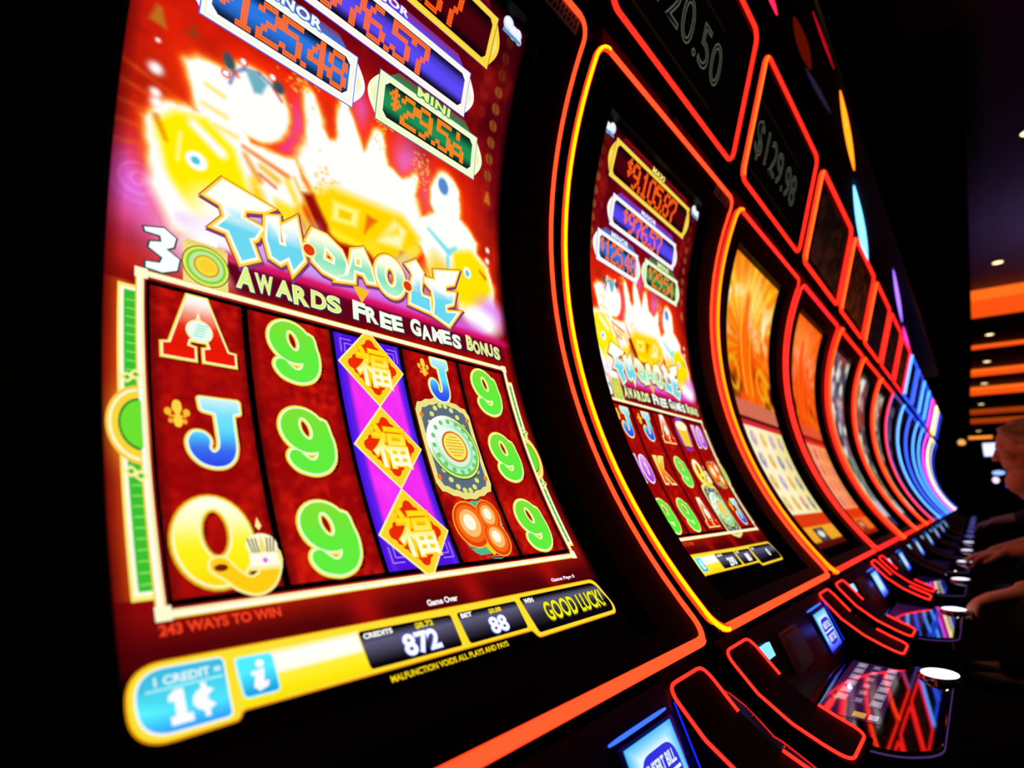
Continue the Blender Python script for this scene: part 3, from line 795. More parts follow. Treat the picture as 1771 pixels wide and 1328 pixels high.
def fortune_game(screen, reels, amounts, foot):
    """all the crisp artwork of the red game as sub-parts of the screen"""
    # --- jackpots
    jackpot(screen, 7.0, 46.5, 85.0, 93.2, (72, 2, 12), (252, 214, 60), 'MAXI', amounts[0], (255, 74, 4), .33, 13.0, (255, 246, 120), .40)
    jackpot(screen, 10.1, 43.4, 75.5, 82.5, (92, 72, 245), (255, 250, 250), 'MAJOR', amounts[1], (255, 96, 40), .305, 15.2, (255, 250, 255), .345)
    jackpot(screen, 5.8, 24.2, 66.4, 73.2, (44, 120, 226), (250, 253, 255), 'MINOR', amounts[2], (255, 100, 30), .246, 6.8, (240, 255, 255), .33)
    jackpot(screen, 27.8, 46.8, 66.9, 73.8, (30, 146, 84), (244, 255, 214), 'MINI', amounts[3], (255, 126, 16), .266, 29.6, (226, 255, 150), .315)
    # small cloud emblems beside the top plate
    for s in (0, 1):
        mb = MB()
        cx = 50.0 if s == 0 else 3.4
        d = 1 if s == 0 else -1
        for dx, dy, r in ((-1.2, .5, 1.25), (.3, -.1, 1.2), (1.3, .2, .95), (1.8, -.6, .7)):
            put(mb, poly2([ell(cx + d * dx, 93.4 + dy, r, r * .9, 16)]), (205, 218, 236), 2 + dx * .1)
            put(mb, poly2([ell(cx + d * dx - .1, 93.55 + dy, r * .75, r * .62, 16)]), (245, 248, 255), 3 + dx * .1)
        put(mb, poly2([rect(cx - 2.2, 92.3, cx + 2.3, 92.9)]), (90, 150, 205), 3.5)
        mb.build('cloud_emblem', M_SCREEN, screen, cols=True)
    # --- title
    mb = MB()
    def tf(u, v):
        if 18.4 < u < 33.2:
            return mixc((142, 230, 190), (255, 255, 225), (v - 45.0) / 1.8) if v > 45 else mixc((200, 248, 205), (140, 230, 190), (v - 42.5) / 2)
        return mixc((110, 218, 242), (255, 255, 252), (v - 44.9 + .35 * sin(u * 2.1)) / 1.0)
    for i, spl in enumerate(TITLE):
        put(mb, xf(poly2(spl, .5), lambda x, y: (x + .15, y - .2)), (120, 60, 130), 1.5 + i * .1)
        put(mb, poly2(spl, .44), (186, 66, 22), 3 + i * .1)
        put(mb, poly2(spl, .33), (255, 214, 70), 4 + i * .1)
        put(mb, poly2(spl, .08), (255, 255, 235), 5 + i * .1)
        put(mb, poly2(spl, -.2), tf, 6 + i * .1)
    for x, y in ((18.8, 44.9), (33.0, 44.9)):
        put(mb, poly2([ell(x, y, .95, .95)]), (255, 236, 150), 7); put(mb, poly2([ell(x, y, .68, .68)]), (228, 60, 14), 8)
    put(mb, poly2([[(24.4, 42.6), (26.9, 42.4), (25.6, 40.4)]]), (250, 190, 40), 2)
    mb.build('title_lettering', M_SCREEN, screen, cols=True)
    # --- "3 (medal) AWARDS FREE GAMES BONUS"
    mb = MB()
    three = [[(2.7, 41.2), (4.3, 41.7), (5.3, 41.0), (5.1, 40.0), (4.5, 39.6), (5.6, 38.9), (5.4, 37.7), (4.2, 37.1), (2.9, 37.2), (2.9, 37.8), (4.0, 38.0), (4.2, 38.6), (3.1, 39.3), (3.2, 39.9), (4.1, 40.2), (4.0, 40.8), (2.8, 40.8)]]
    put(mb, poly2(three, .16), (10, 70, 70), 4); put(mb, poly2(three, 0), (250, 255, 255), 5)
    put(mb, poly2([rect(5.9, 36.7, 9.9, 41.2)]), (240, 226, 120), 4)
    for a in range(8):
        put(mb, poly2([ell(6.4 + a * .43, 41.2, .3, .3, 8)]), (238, 214, 110), 4.2); put(mb, poly2([ell(6.4 + a * .43, 36.6, .3, .35, 8)]), (238, 214, 110), 4.2)
    for r, c in ((2.15, (60, 90, 40)), (2.05, (236, 236, 90)), (1.8, (130, 210, 70)), (1.55, (190, 236, 150)), (1.15, (224, 140, 30)), (1.0, (236, 226, 60)), (.7, (250, 210, 50))):
        put(mb, poly2([ell(7.9, 39.0, r, r)]), c, 5 + (2.2 - r) * 2)
    for txt, a, b, cols in (('AWARDS', 10.5, 22.6, (226, 244, 110)), ('FREE', 23.9, 31.6, (255, 255, 255)), ('GAMES', 32.6, 41.9, (255, 255, 255)), ('BONUS', 42.9, 50.2, (226, 238, 100))):
        n = len(txt)
        for i, chh in enumerate(txt):
            w = (b - a) / n; wob = ((i * 7 + len(txt)) % 3 - 1) * .12
            x0 = a + i * w + .06; x1 = a + (i + 1) * w + .08
            gb = text2(chh, .075); gm = text2(chh, .052); gi = text2(chh, .018)
            y0, y1 = 37.75 + wob, 40.15 + wob * .5 + (.35 if i == 0 else 0)
            y0 += (x0 - 10) * .006
            f = lambda g: rot2(fit2(g, x0, x1, y0, y1, gb), (x0 + x1) / 2, y0, -3 + 5 * (i % 2))
            put(mb, xf(f(gb), lambda x, y: (x + .06, y - .06)), (6, 60, 40), 3)
            put(mb, f(gm), (245, 255, 240), 4)
            if cols != (255, 255, 255): put(mb, f(gi), cols, 5)
    mb.build('award_lettering', M_SCREEN, screen, cols=True)
    # --- frame round the reels and its side ornaments
    mb = MB()
    def bar(u0, v0, u1, v1, c, l): put(mb, poly2([rect(u0, v0, u1, v1)]), c, l)
    for u0, u1, a, b in ((.9, 2.4, 9.4, 35.2), (50.6, 51.7, 9.6, 34.6)):
        bar(u0, a, u1, b, (255, 236, 110), 3); bar(u0 + .18, a + .3, u1, b - .3, (255, 255, 225), 3.3)
        i0, i1 = (u0 + .45, u1) if u0 < 10 else (u0, u1 - .45)
        bar(i0, a + .6, i1, b - .6, (60, 190, 50), 3.6)
        for k in range(30):
            y = a + 1 + k * .8
            if not 19 < y < 26.5: bar(i0 + .15, y, i1 - .1, y + .12, (140, 235, 90), 3.9)
    for cu, sg in ((2.4, -1), (50.6, 1)):
        for r, c, l in ((1.0, (255, 200, 60), 4), (.92, (255, 252, 200), 4.4), (.84, (250, 214, 60), 4.8), (.66, (30, 130, 40), 5.2), (.6, (110, 226, 50), 5.6)):
            rx, ry = 2.35 * r, 3.35 * r
            pts = [(cu + sg * rx * sin(pi * k / 20), 22.6 + ry * cos(pi * k / 20)) for k in range(21)]
            put(mb, poly2([pts]), c, l)
        for dy in (-3.9, 3.9):
            for dx, q in ((.9, .55), (.3, .9)):
                cx, cy = cu + sg * dx, 22.6 + dy + (q - .55) * (1 if dy > 0 else -1)
                put(mb, poly2([[(cx - .5, cy), (cx, cy + .5), (cx + .5, cy), (cx, cy - .5)]]), (250, 244, 150), 6)
                put(mb, poly2([[(cx - .22, cy), (cx, cy + .22), (cx + .22, cy), (cx, cy - .22)]]), (60, 180, 70), 6.4)
    F0, F1, G0, G1 = 2.15, 50.75, 7.95, 36.9
    for o, c, l in ((0, (250, 214, 60), 5), (.12, (255, 255, 240), 5.4), (.42, (255, 236, 120), 5.8), (.52, (255, 255, 210), 6.0)):
        t = .62
        bar(F0 + o, G0 + o, F0 + t, G1 - o, c, l); bar(F1 - t, G0 + o, F1 - o, G1 - o, c, l)
        bar(F0 + o, G1 - t, F1 - o, G1 - o, c, l + .1); bar(F0 + o, G0 + o, F1 - o, G0 + t, c, l + .1)
    for x, y in ((F0 + .4, G0 + .4), (F1 - .4, G0 + .4), (F0 + .4, G1 - .4), (F1 - .4, G1 - .4)):
        bar(x - .5, y - .5, x + .5, y + .5, (255, 252, 210), 7)
    mb.build('reel_frame', M_SCREEN, screen, cols=True)
    # --- reels
    edges = [3.1, 11.5, 21.0, 30.6, 40.45, 49.9]
    mids = [7.1, 16.25, 25.8, 35.6, 45.3]
    rows = [32.0, 22.4, 12.9]
    mb = MB(); mb.add([S3(u, v, .0004) for v in np.linspace(8.8, 36.1, 24) for u in (3.0, 50.0)], [(2 * i, 2 * i + 1, 2 * i + 3, 2 * i + 2) for i in range(23)], (2, 1, 2))
    mb.build('reel_gap', M_SCREEN, screen, cols=True)
    for c in range(5):
        mb = MB()
        u0, u1 = edges[c] + .16, edges[c + 1] - .16
        us = np.arange(u0, u1 + .01, .3); vs = np.arange(9.25, 35.75, .3)
        U, V = np.meshgrid(us, vs)
        if reels[c][0] == 'D':
            vio = np.array((78, 18, 226)); mag = np.array((244, 48, 244))
            nearm = np.minimum(np.abs(V - 27.2), np.abs(V - 17.6))
            inner = np.clip((4.9 - nearm) / .9, 0, 1) * np.clip((np.minimum(U - u0, u1 - U) - .9) / .5, 0, 1)
            inner = np.where((V > 32) | (V < 12.9), 0, inner)
            col = vio + (mag - vio) * inner[..., None]
            col += 26 * (fbm(U, V, 3, 31)[..., None] - .5) * 2 * inner[..., None]
            ln = np.exp(-((np.minimum(U - u0, u1 - U) - .75) / .12) ** 2) * .5
            col += (np.array((200, 150, 255)) - col) * ln[..., None]
        else:
            n = .6 * fbm(U, V, 2.6, 40 + c) + .4 * vnoise(U, V, .55, 60 + c); n2 = fbm(U, V, 7, 50 + c)
            col = np.array((154, 6, 8)) + (np.array((235, 34, 14)) - np.array((154, 6, 8))) * np.clip((n - .38) * 2.4, 0, 1)[..., None] * np.clip(n2 * 1.5, 0, 1)[..., None]
            sh = np.clip(np.minimum(U - u0, u1 - U) / .9, 0, 1) * .35 + .65
            col = col * sh[..., None]
        nv, nu = U.shape
        P = [S3(u, v, .0007) for u, v in zip(U.ravel(), V.ravel())]
        fc = [(j * nu + i, j * nu + i + 1, (j + 1) * nu + i + 1, (j + 1) * nu + i) for j in range(nv - 1) for i in range(nu - 1)]
        mb.add(P, fc, list(map(tuple, col.reshape(-1, 3))))
        if reels[c][0] == 'D':
            for s in (-1, 1):
                for (yy, d) in ((35.0, -1), (10.0, 1)):
                    cx = (u0 + u1) / 2 + s * 3.9
                    for q in (.0, .5):
                        put(mb, poly2([rect(min(cx - s * q, cx - s * (q + 1.4)), yy + d * q - .05, max(cx - s * q, cx - s * (q + 1.4)), yy + d * q + .05)]), (190, 140, 250), 3)
                        put(mb, poly2([rect(cx - s * q - .05, min(yy + d * q, yy + d * (q + 1.6)), cx - s * q + .05, max(yy + d * q, yy + d * (q + 1.6)))]), (190, 140, 250), 3)
        mb.build('reel', M_SCREEN, screen, cols=True)
        for r in range(3):
            k = reels[c][r]
            if not k: continue
            mb = MB()
            cu, cv = mids[c], rows[r]
            if k == 'M': cv += .7
            if k == 'A': sym_ace(mb, cu, cv + .3, 5.9, 6.3)
            elif k == 'D': sym_diamond(mb, cu, [32.15, 22.5, 12.85][r])
            elif k == 'Q' and foot != 'full': sym_queen(mb, cu - .3, cv, 6.8, 6.2)
            elif k == 'J' and c == 3: sym_jack(mb, cu, cv + .3, 4.3, 6.0)
            else: SYM[k](mb, cu, cv)
            o = mb.build('reel_symbol', M_SCREEN, screen, cols=True)
    # --- foot texts and meter bar
    mb = MB()
    def phrase(*a, **k):
        nonlocal mb
        mb = MB(); words(*a, **k); mb.build('foot_lettering', M_SCREEN, screen, cols=True)
    def words(txt, u0, u1, v0, v1, c, l=4, fat=.02, cond=1):
        g = text2(txt, fat); put(mb, fit2(g, u0, u1, v0, v1), c, l)
    phrase('243 WAYS TO WIN', 2.2, 10.3, 6.95, 7.7, (252, 64, 32), fat=.035)
    if foot == 'full':
        phrase('Game Over', 24.0, 27.9, 5.55, 6.15, (255, 250, 255), fat=.04)
        phrase('Game Pays 0', 43.4, 48.3, 5.4, 5.95, (255, 240, 250), fat=.04)
        phrase('MALFUNCTION VOIDS ALL PLAYS AND PAYS', 17.5, 31.7, .28, .8, (250, 214, 20), fat=.03)
    mb = MB()
    out = round_poly([(.05, .95), (5.9, 1.0), (6.2, 1.5), (36.0, 1.1), (36.6, .25), (52.6, .25), (53.2, 1.2), (52.0, 4.85), (30, 5.0), (.15, 5.45)], [2.1, .4, .3, .2, .3, .6, .8, 1.2, .2, 2.1], 9)
    put(mb, poly2([out], .12), (235, 150, 0), 2)
    def gold(u, v):
        if u < 6.2: return mixc((255, 200, 40), (255, 255, 205), (v - 2.0) / 2.2)
        if u < 16.2: return (255, 255, 250) if 2.9 < v < 4.55 else mixc((255, 236, 20), (255, 250, 120), (v - 2.6) * 1.5) if v < 3 else (255, 236, 90)
        return (250, 226, 60)
    gu = [6.3 + .5 * i for i in range(20)]
    put(mb, poly2([out]), (252, 226, 50), 3)
    for i in range(20):
        for a, b, ca, cb in ((1.55, 2.2, (250, 226, 10), (255, 236, 20)), (2.2, 3.0, (255, 236, 20), (255, 240, 60)), (3.0, 3.3, (255, 240, 60), (255, 255, 240)), (3.3, 4.3, (255, 255, 240), (255, 255, 255)), (4.3, 4.8, (255, 255, 255), (250, 240, 60))):
            q = rect(gu[i], a, gu[i] + .5, b)
            mb.add([S3(*p, .0014) for p in q], [(0, 1, 2, 3)], [ca, ca, cb, cb])
    # denomination button
    b1 = round_poly([(.5, 1.35), (5.5, 1.3), (5.6, 4.9), (.55, 5.05)], [1.75, .35, .35, 1.75], 9)
    put(mb, poly2([b1], .13), (255, 255, 245), 5)
    put(mb, poly2([b1]), lambda u, v: mixc((40, 150, 250), (90, 250, 255), (v - 1.2) / 1.5) if v < 2.9 else mixc((90, 245, 255), (60, 190, 225), (v - 2.9) / 1.2), 6)
    put(mb, poly2([rect(1.0, 3.72, 5.4, 3.86)]), (170, 245, 255), 6.5)
    words('1 CREDIT =', 1.5, 5.35, 4.0, 4.55, (235, 255, 255), 7, .03)
    one = [(.3, 7.2), (.3, 8.4), (3.2, 10), (6.6, 10), (6.6, 2), (9.4, 1.9), (9.4, 0), (.3, 0), (.3, 1.9), (2.9, 2), (2.9, 7.4)]
    put(mb, poly2([boxfit(one, 2.15, 3.35, 1.7, 3.55)], .07), (255, 255, 255), 7)
    cc = [(2.6 * 0 + 4.15 + .68 * cos(radians(a)), 2.68 + .62 * sin(radians(a))) for a in range(45, 320, 15)] + [(4.15 + .26 * cos(radians(a)), 2.68 + .24 * sin(radians(a))) for a in range(310, 40, -15)]
    put(mb, poly2([cc], .05), (255, 255, 255), 7)
    put(mb, poly2([rect(4.0, 1.68, 4.28, 3.62)], .03), (255, 255, 255), 7.2)
    b2 = round_poly([(6.5, 2.1), (8.8, 2.05), (8.8, 4.5), (6.4, 4.6)], .3, 4)
    put(mb, poly2([b2], .12), (190, 250, 255), 5)
    put(mb, poly2([b2]), lambda u, v: mixc((20, 150, 225), (80, 240, 255), (v - 2.0) / 1.6), 6)
    put(mb, poly2([ell(7.85, 4.0, .27, .24, 14)], .03), (255, 255, 255), 7)
    put(mb, poly2([[(7.2, 3.35), (7.2, 3.55), (8.05, 3.6), (7.85, 2.75), (8.2, 2.8), (8.1, 2.5), (7.5, 2.3), (7.2, 2.6), (7.45, 3.3)]], .04), (255, 255, 255), 7)
    # three meters
    def meter(pts, r):
        p = round_poly(pts, r, 5)
        put(mb, poly2([p], .1), (255, 210, 30), 4.2)
        def f(u, v):
            t = (v - 1.2) / 3.2
            a = abs(t - .62)
            return mixc((150, 146, 190), (10, 6, 12), a * 3.0)
        put(mb, poly2([p]), f, 5)
    meter([(16.1, 1.65), (26.0, 1.5), (26.1, 4.4), (16.05, 4.65)], .3)
    meter([(27.0, 1.45), (35.55, 1.4), (35.6, 4.3), (26.9, 4.4)], .3)
    meter([(36.9, .6), (52.3, .6), (52.7, 1.6), (51.4, 4.45), (36.4, 4.55)], [.3, .7, .9, 1.1, .3])
    words('CREDITS', 16.3, 19.2, 3.95, 4.4, (255, 255, 255), 7, .05)
    words('BET', 27.2, 28.7, 3.8, 4.25, (255, 255, 255), 7, .05)
    words('WIN', 36.8, 38.4, 3.75, 4.3, (255, 255, 255), 7, .05)
    if foot == 'full':
        words('$8.72', 21.6, 23.7, 3.75, 4.35, (235, 214, 20), 7, .05)
        words('$0.88', 31.0, 32.9, 3.55, 4.1, (235, 214, 20), 7, .05)
        for t, a, b, c_, d_ in (('872', 19.7, 23.7, 1.75, 3.6), ('88', 30.3, 32.9, 1.65, 3.3)):
            put(mb, fit2(text2(t, .075), a - .08, b + .08, c_ - .08, d_ + .08), (90, 110, 235), 7)
            put(mb, fit2(text2(t, .04), a, b, c_, d_), (255, 255, 255), 8)
        put(mb, fit2(text2('GOOD LUCK!', .06), 39.2, 51.4, 1.2, 3.6), (90, 80, 10), 7)
        put(mb, fit2(text2('GOOD LUCK!', .025), 39.3, 51.3, 1.35, 3.5), (240, 240, 30), 8)
    else:
        for t, a, b in (('290', 19.7, 23.7), ('88', 30.3, 32.9), ('0', 45, 46.6)):
            put(mb, fit2(text2(t, .05), a, b, 1.7, 3.5), (255, 255, 255), 8)
    mb.build('meter_bar', M_SCREEN, screen, cols=True)

# ------------------------------------------------------------------ light strips
def strip_mat(key, core, rim):
    """edge-lit strip: hotter line along the middle of the diffuser (position on the profile)"""
    if key in MATS: return MATS[key]
    m = bpy.data.materials.new(key)
    m.use_nodes = True
    nt = m.node_tree
    nt.nodes.remove(nt.nodes['Principled BSDF'])
    a = nt.nodes.new('ShaderNodeAttribute'); a.attribute_name = 'Col'
    sp = nt.nodes.new('ShaderNodeSeparateColor')
    mx = nt.nodes.new('ShaderNodeMix'); mx.data_type = 'RGBA'
    e = nt.nodes.new('ShaderNodeEmission'); e.inputs[1].default_value = 1
    mx.inputs[6].default_value = (*rim, 1); mx.inputs[7].default_value = (*core, 1)
    nt.links.new(a.outputs['Color'], sp.inputs[0]); nt.links.new(sp.outputs[0], mx.inputs[0])
    nt.links.new(mx.outputs[2], e.inputs[0]); nt.links.new(e.outputs[0], nt.nodes['Material Output'].inputs[0])
    MATS[key] = m
    return m
RED = (3.2, .045, .02)
STRIPS = {
 'amber': ((3.6, 1.35, .0), (3.2, .06, .01), (3.4, .12, .03)),
 'orange': ((3.6, .62, .0), (3.0, .03, .02), (3.2, .05, .03)),
 'red': ((3.0, .06, .03), (2.8, .03, .03), (2.8, .03, .03)),
 'scarlet': ((3.4, .16, .01), (3.0, .02, .01), (3.0, .04, .02)),
 'tangerine': ((3.4, .25, .03), (2.8, .03, .02), (3.0, .05, .02)),
 'topper': ((3.2, .30, .02), (3.0, .07, .02), (3.0, .04, .02)),
 'violet': ((.25, .18, .8), (.16, .10, .55), (.2, .1, .5)),
 'cyan': ((.35, 1.5, 3.2), (.04, .16, 2.6), (.05, .2, 2.4)),
 'pink': ((3.0, .16, 2.2), (2.2, .05, 1.8), (2.4, .04, .8)),
 'lemon': ((3.2, 3.2, 2.8), (2.6, 2.3, .1), (2.6, 2.2, .05)),
 'blue': ((.12, .3, 2.0), (.05, .12, 1.6), (.05, .1, 1.4)),
}
def strip(name, pts, parent, key, rad=.0048, closed=True, side='side'):
    """light strip: soft outer diffuser with a hotter line of light standing a little proud of it"""
    mb = MB()
    core, rim, cross = STRIPS[key]
    tube(mb, pts, rad, 10, closed, 1.0, lambda k, sg, i: (0, 0, 0))
    if side == 'side':
        sx = -1 if sum(p[0] for p in pts) < 0 else 1
        tube(mb, [(p[0] + sx * rad * .25, p[1] - rad * .38, p[2] - rad * .06) for p in pts], rad * .76, 8, closed, 1.0, lambda k, sg, i: (165, 0, 0))
        tube(mb, [(p[0] + sx * rad * .46, p[1] - rad * .70, p[2] - rad * .1) for p in pts], rad * .50, 8, closed, 1.0, lambda k, sg, i: (255, 0, 0))
    m = strip_mat('strip_' + key + '_' + side, core if side == 'side' else cross, rim if side == 'side' else cross)
    return mb.build(name, m, parent, smooth=True, cols=True)

# ------------------------------------------------------------------ the slot machine
HW = 0.3715
def frame_loop(hw=HW, n=34, r=RB - .001, cr=.03):
    """closed loop of the lit frame: points (x, y, z) with rounded corners, on the arc"""
    out = []
    a0, a1 = NB, NT
    c = cr / r
    def P(x, th): y, z = arc(r, th); return (x, y, z)
    L = []
    for i in range(n + 1): L.append((-hw, a0 + c + (a1 - a0 - 2 * c) * i / n))
    for k in range(1, 6): t = k / 6 * pi / 2; L.append((-hw + cr * (1 - cos(t)), a1 - c + c * sin(t)))
    L.append((-hw + cr, a1)); L.append((0, a1)); L.append((hw - cr, a1))
    for k in range(1, 6): t = k / 6 * pi / 2; L.append((hw - cr + cr * sin(t), a1 - c + c * cos(t)))
    for i in range(n + 1): L.append((hw, a1 - c - (a1 - a0 - 2 * c) * i / n))
    for k in range(1, 6): t = k / 6 * pi / 2; L.append((hw - cr * (1 - cos(t)), a0 + c - c * sin(t)))
    L.append((hw - cr, a0)); L.append((0, a0)); L.append((-hw + cr, a0))
    for k in range(1, 6): t = k / 6 * pi / 2; L.append((-hw + cr - cr * sin(t), a0 + c - c * cos(t)))
    return [P(x, th) for x, th in L], L

ARM = [(-.214, -.359), (-.229, -.380), (-.265, -.4195), (-.304, -.447), (-.338, -.463), (-.376, -.478)]
def slab(mb, path, x0, x1, t):
    prof = [(y, z + ZO) for y, z in path] + [(y + t * .4, z + ZO - t) for y, z in path[::-1]]
    extrude_x(mb, prof, x0, x1)

TOP_B, TOP_T = (-.086, .752), (-.186, 1.118)       # topper plane (y,z) bottom and top
def T3(x, t, lift=0.0):
    """point of the topper face: x across, t 0..1 upward"""
    y = TOP_B[0] + (TOP_T[0] - TOP_B[0]) * t; z = TOP_B[1] + (TOP_T[1] - TOP_B[1]) * t
    n = Vector((0, -(TOP_T[1] - TOP_B[1]), (TOP_T[0] - TOP_B[0]))).normalized()
    return (x + 0, y + n.y * lift, z + n.z * lift + ZO)

def arc_block(mb, x0, x1, a, b, r0, r1, n=24):
    prof = [arc(r0, a + (b - a) * i / n) for i in range(n + 1)] + [arc(r1, b + (a - b) * i / n) for i in range(n + 1)]
    extrude_x(mb, prof, x0, x1)

def build_machine(k, label, key, topkey, detail, badge=True):
    t = thing('slot_machine', label, 'slot machine', (X0 + k * PITCH, 0, 0), 0, 'slot machines in the long row')
    lf, loopuv = frame_loop()
    # carcass
    mb = MB()
    prof = [arc(RB + .034, NB + .02 + (NT - NB - .04) * i / 40) for i in range(41)]
    prof = [(y, z) for y, z in prof]
    prof += [(.02, .70 + ZO), (.30, .70 + ZO), (.30, .0), (-.26, .0), (-.26, .09), (-.31, .10), (-.33, .55), (-.30, .62), (-.20, .70), (-.19, .80)]
    extrude_x(mb, prof, -.352, .352)
    mb.build('cabinet', M_SHELL, t)
    # curved front frame with its opening
    mb = MB()
    arc_block(mb, -HW, -.280, NB, NT, RB, RB + .045)
    arc_block(mb, .274, HW, NB, NT, RB, RB + .045)
    arc_block(mb, -.280, .274, TH_T, NT, RB, RB + .045, 6)
    arc_block(mb, -.280, .274, NB, NB + .035, RB, RB + .045, 6)
    fr = mb.build('screen_frame', M_BEZEL, t)
    if badge and detail > 0:
        mb = MB()
        vs = [S3(u, v, .0288) for v in (99.6, 100.6, 101.6, 102.3) for u in (51.2, 61.6)]
        mb.add(vs, [(2 * i, 2 * i + 1, 2 * i + 3, 2 * i + 2) for i in range(3)], (62, 52, 60))
        b = mb.build('badge', mat('grey_badge', (.30, .27, .34), .5, noise=.1), fr)
        b['label'] = 'dull grey badge plate in the upper corner of the frame'
        mb = MB()
        rs = random.Random(8)
        for q in range(9):
            x = 52 + q * 1.05; w = .35 + rs.random() * .4
            for s in range(2):
                a = 99.9 + s * 1.1 + rs.random() * .3
                mb.add([S3(x, a, .0295), S3(x + w, a + .15, .0295), S3(x + w * 1.2, a + .9, .0295), S3(x + w * .2, a + .75, .0295)], [(0, 1, 2, 3)])
        mb.build('badge_strokes', M_BEZEL, b)
    # light strip round the frame: two long sides and the two cross pieces
    n = 34
    fat = {0: .0056, 1: .0056, 2: .0078, 3: .0056, 4: .0150, 5: .0095, 6: .0105, 7: .009}.get(k, .0125)  # bloom of the more distant strips is built into their radius
    i1 = n + 1 + 5                      # index of the start of the top piece
    i2 = i1 + 2 + 5 + 1                 # start of the long right side
    i3 = i2 + n + 5 + 1                 # end of the lower right corner
    strip('light_strip', lf[-6:] + lf[:i1 + 1], t, key, fat, False)
    strip('light_strip', lf[i2 - 6:i3 + 1], t, key, min(fat, .0042) if k < 4 else .006, False, 'far')
    strip('light_strip', lf[i1:i2 - 5], t, key, .0050 if k < 3 else .007 if k < 8 else .009, False, 'far')
    strip('light_strip', lf[i3 - 1:-5], t, key, .0062 if k < 3 else .0075, False, 'far')
    # topper
    hw = .348
    tp = MB()
    outline = round_poly([(-hw, 0.0), (hw, 0.0), (hw, 1.0), (-hw, 1.0)], .001, 1)
    ins = [(.01, .0), (0, 0)]
    P = [(-hw, 0), (hw, 0), (hw, 1), (-hw, 1)]
    f = [T3(x, q, -.004) for x, q in P] + [(x * .97, T3(x, q)[1] + .13 + .02 * q, T3(x, q)[2]) for x, q in P]
    tp.add(f, [(0, 1, 2, 3), (7, 6, 5, 4), (0, 4, 5, 1), (1, 5, 6, 2), (2, 6, 7, 3), (3, 7, 4, 0)])
    tpo = tp.build('topper', M_SHELL, t, bevel=.004)
    nk = MB(); nk.box(-.30, .02, -.045, .12, .662 + ZO, .80 + ZO); nk.box(.05, .31, -.045, .12, .662 + ZO, .80 + ZO)
    nk.box(-.31, .32, -.02, .12, .662 + ZO, .80 + ZO)
    nk.build('neck_panel', M_MAROON, tpo)
    w, h = hw, .3795
    lp = []
    c = .035
    for cx, cy, a0 in ((-w + c, h - c, 90), (w - c, h - c, 0), (w - c, c, -90), (-w + c, c, 180)):
        seq = range(7)
        for q in seq:
            a = radians(a0 + 90 - q * 15); lp.append((cx + c * cos(a), cy + c * sin(a)))
    pts = [T3(x, y / h, .002) for x, y in lp]
    # order: left side bottom->top etc.; split so that the near left edge has the hot core
    tf_ = .0068 if k < 3 else .0085 if k < 8 else .016
    strip('light_strip', pts[24:] + pts[:4], tpo, topkey, tf_, False)
    strip('light_strip', pts[3:25], tpo, topkey, .0052 if k < 3 else .007, False, 'far')
    # dim topper display
    mb = MB()
    if k in (1, 2):
        mb.add([T3(-.335, .06, .0005), T3(.335, .06, .0005), T3(.335, .94, .0005), T3(-.335, .94, .0005)], [(0, 1, 2, 3)], (3, 1, 1))
        ds = mb.build('topper_display', M_SCREEN, tpo, cols=True)
        mb = MB()
        def tm(u, v, l): return T3(u, v, .001 + l * .1)
        txt = {1: '$120.50', 2: '$129.98'}[k]
        g = text2(txt, .0); gi = text2(txt, -.022)
        for gg, cc in ((g, (92, 96, 80)), (gi, (8, 8, 6))):
            put(mb, fit2(gg, -.30, .165, .24, .56, g), cc, 1 if gg is g else 3, tm, False)
        for y in (.12, .66):
            put(mb, poly2([rect(-.325, y, .15, y + .022)]), lambda u, v: mixc((98, 88, 34), (10, 5, 0), abs(u + .09) / .26), 1, tm, False)
        mb.build('topper_lettering', M_SCREEN, tpo, cols=True)
    else:
        cc = [(60, 24, 16), (96, 32, 12), (40, 12, 20)][k % 3] if k < 8 else (20, 12, 50)
        vs = []; cs = []; N = 10
        for j in range(N):
            for i in range(N):
                vs.append(T3(-.27 + .54 * i / (N - 1), .1 + .8 * j / (N - 1), .0005))
                q = random.random()
                cs.append(mixc(cc, (8, 3, 3), q * .6 + .5 * (j / N)))
        mb.add(vs, [(j * N + i, j * N + i + 1, (j + 1) * N + i + 1, (j + 1) * N + i) for j in range(N - 1) for i in range(N - 1)], cs)
        mb.build('topper_display', M_SCREEN, tpo, cols=True)
    # arms with lit outline
    for s in (-1, 1):
        mb = MB()
        x0, x1 = sorted((s * .240, s * .360))
        slab(mb, ARM, x0, x1, .05)
        am = mb.build('arm_rest', M_ARM, t, bevel=.003)
        if k < 3 or (k == 3 and s < 0):
            N = len(ARM)
            def along(x, a, b, m=8):
                o = []
                for i in range(m + 1):
                    q = a + (b - a) * i / m; j = min(int(q), N - 2); f_ = q - j
                    o.append((x, ARM[j][0] * (1 - f_) + ARM[j + 1][0] * f_, ARM[j][1] * (1 - f_) + ARM[j + 1][1] * f_ + .0025 + ZO))
                return o
            xi, xo = (s * .245, s * .353)
            part_ = xi if s < 0 else xo
            lo = round_poly([(xi, .02), (xi, .197), (xo, .197), (xo, .02)], .02, 5)
            dense = []
            for (ax, as_), (bx, bs) in zip(lo, lo[1:] + lo[:1]):
                m_ = max(1, int(math.hypot(bx - ax, bs - as_) / .008))
                dense += [(ax + (bx - ax) * q / m_, as_ + (bs - as_) * q / m_) for q in range(m_)]
            gap = lambda p: abs(p[0] - part_) < .003 and .085 < p[1] < .133
            i0 = max(i for i, p in enumerate(dense) if gap(p)) if not (gap(dense[0]) and gap(dense[-1])) else 0
            dense = [p for p in dense[i0 + 1:] + dense[:i0 + 1] if not gap(p)]
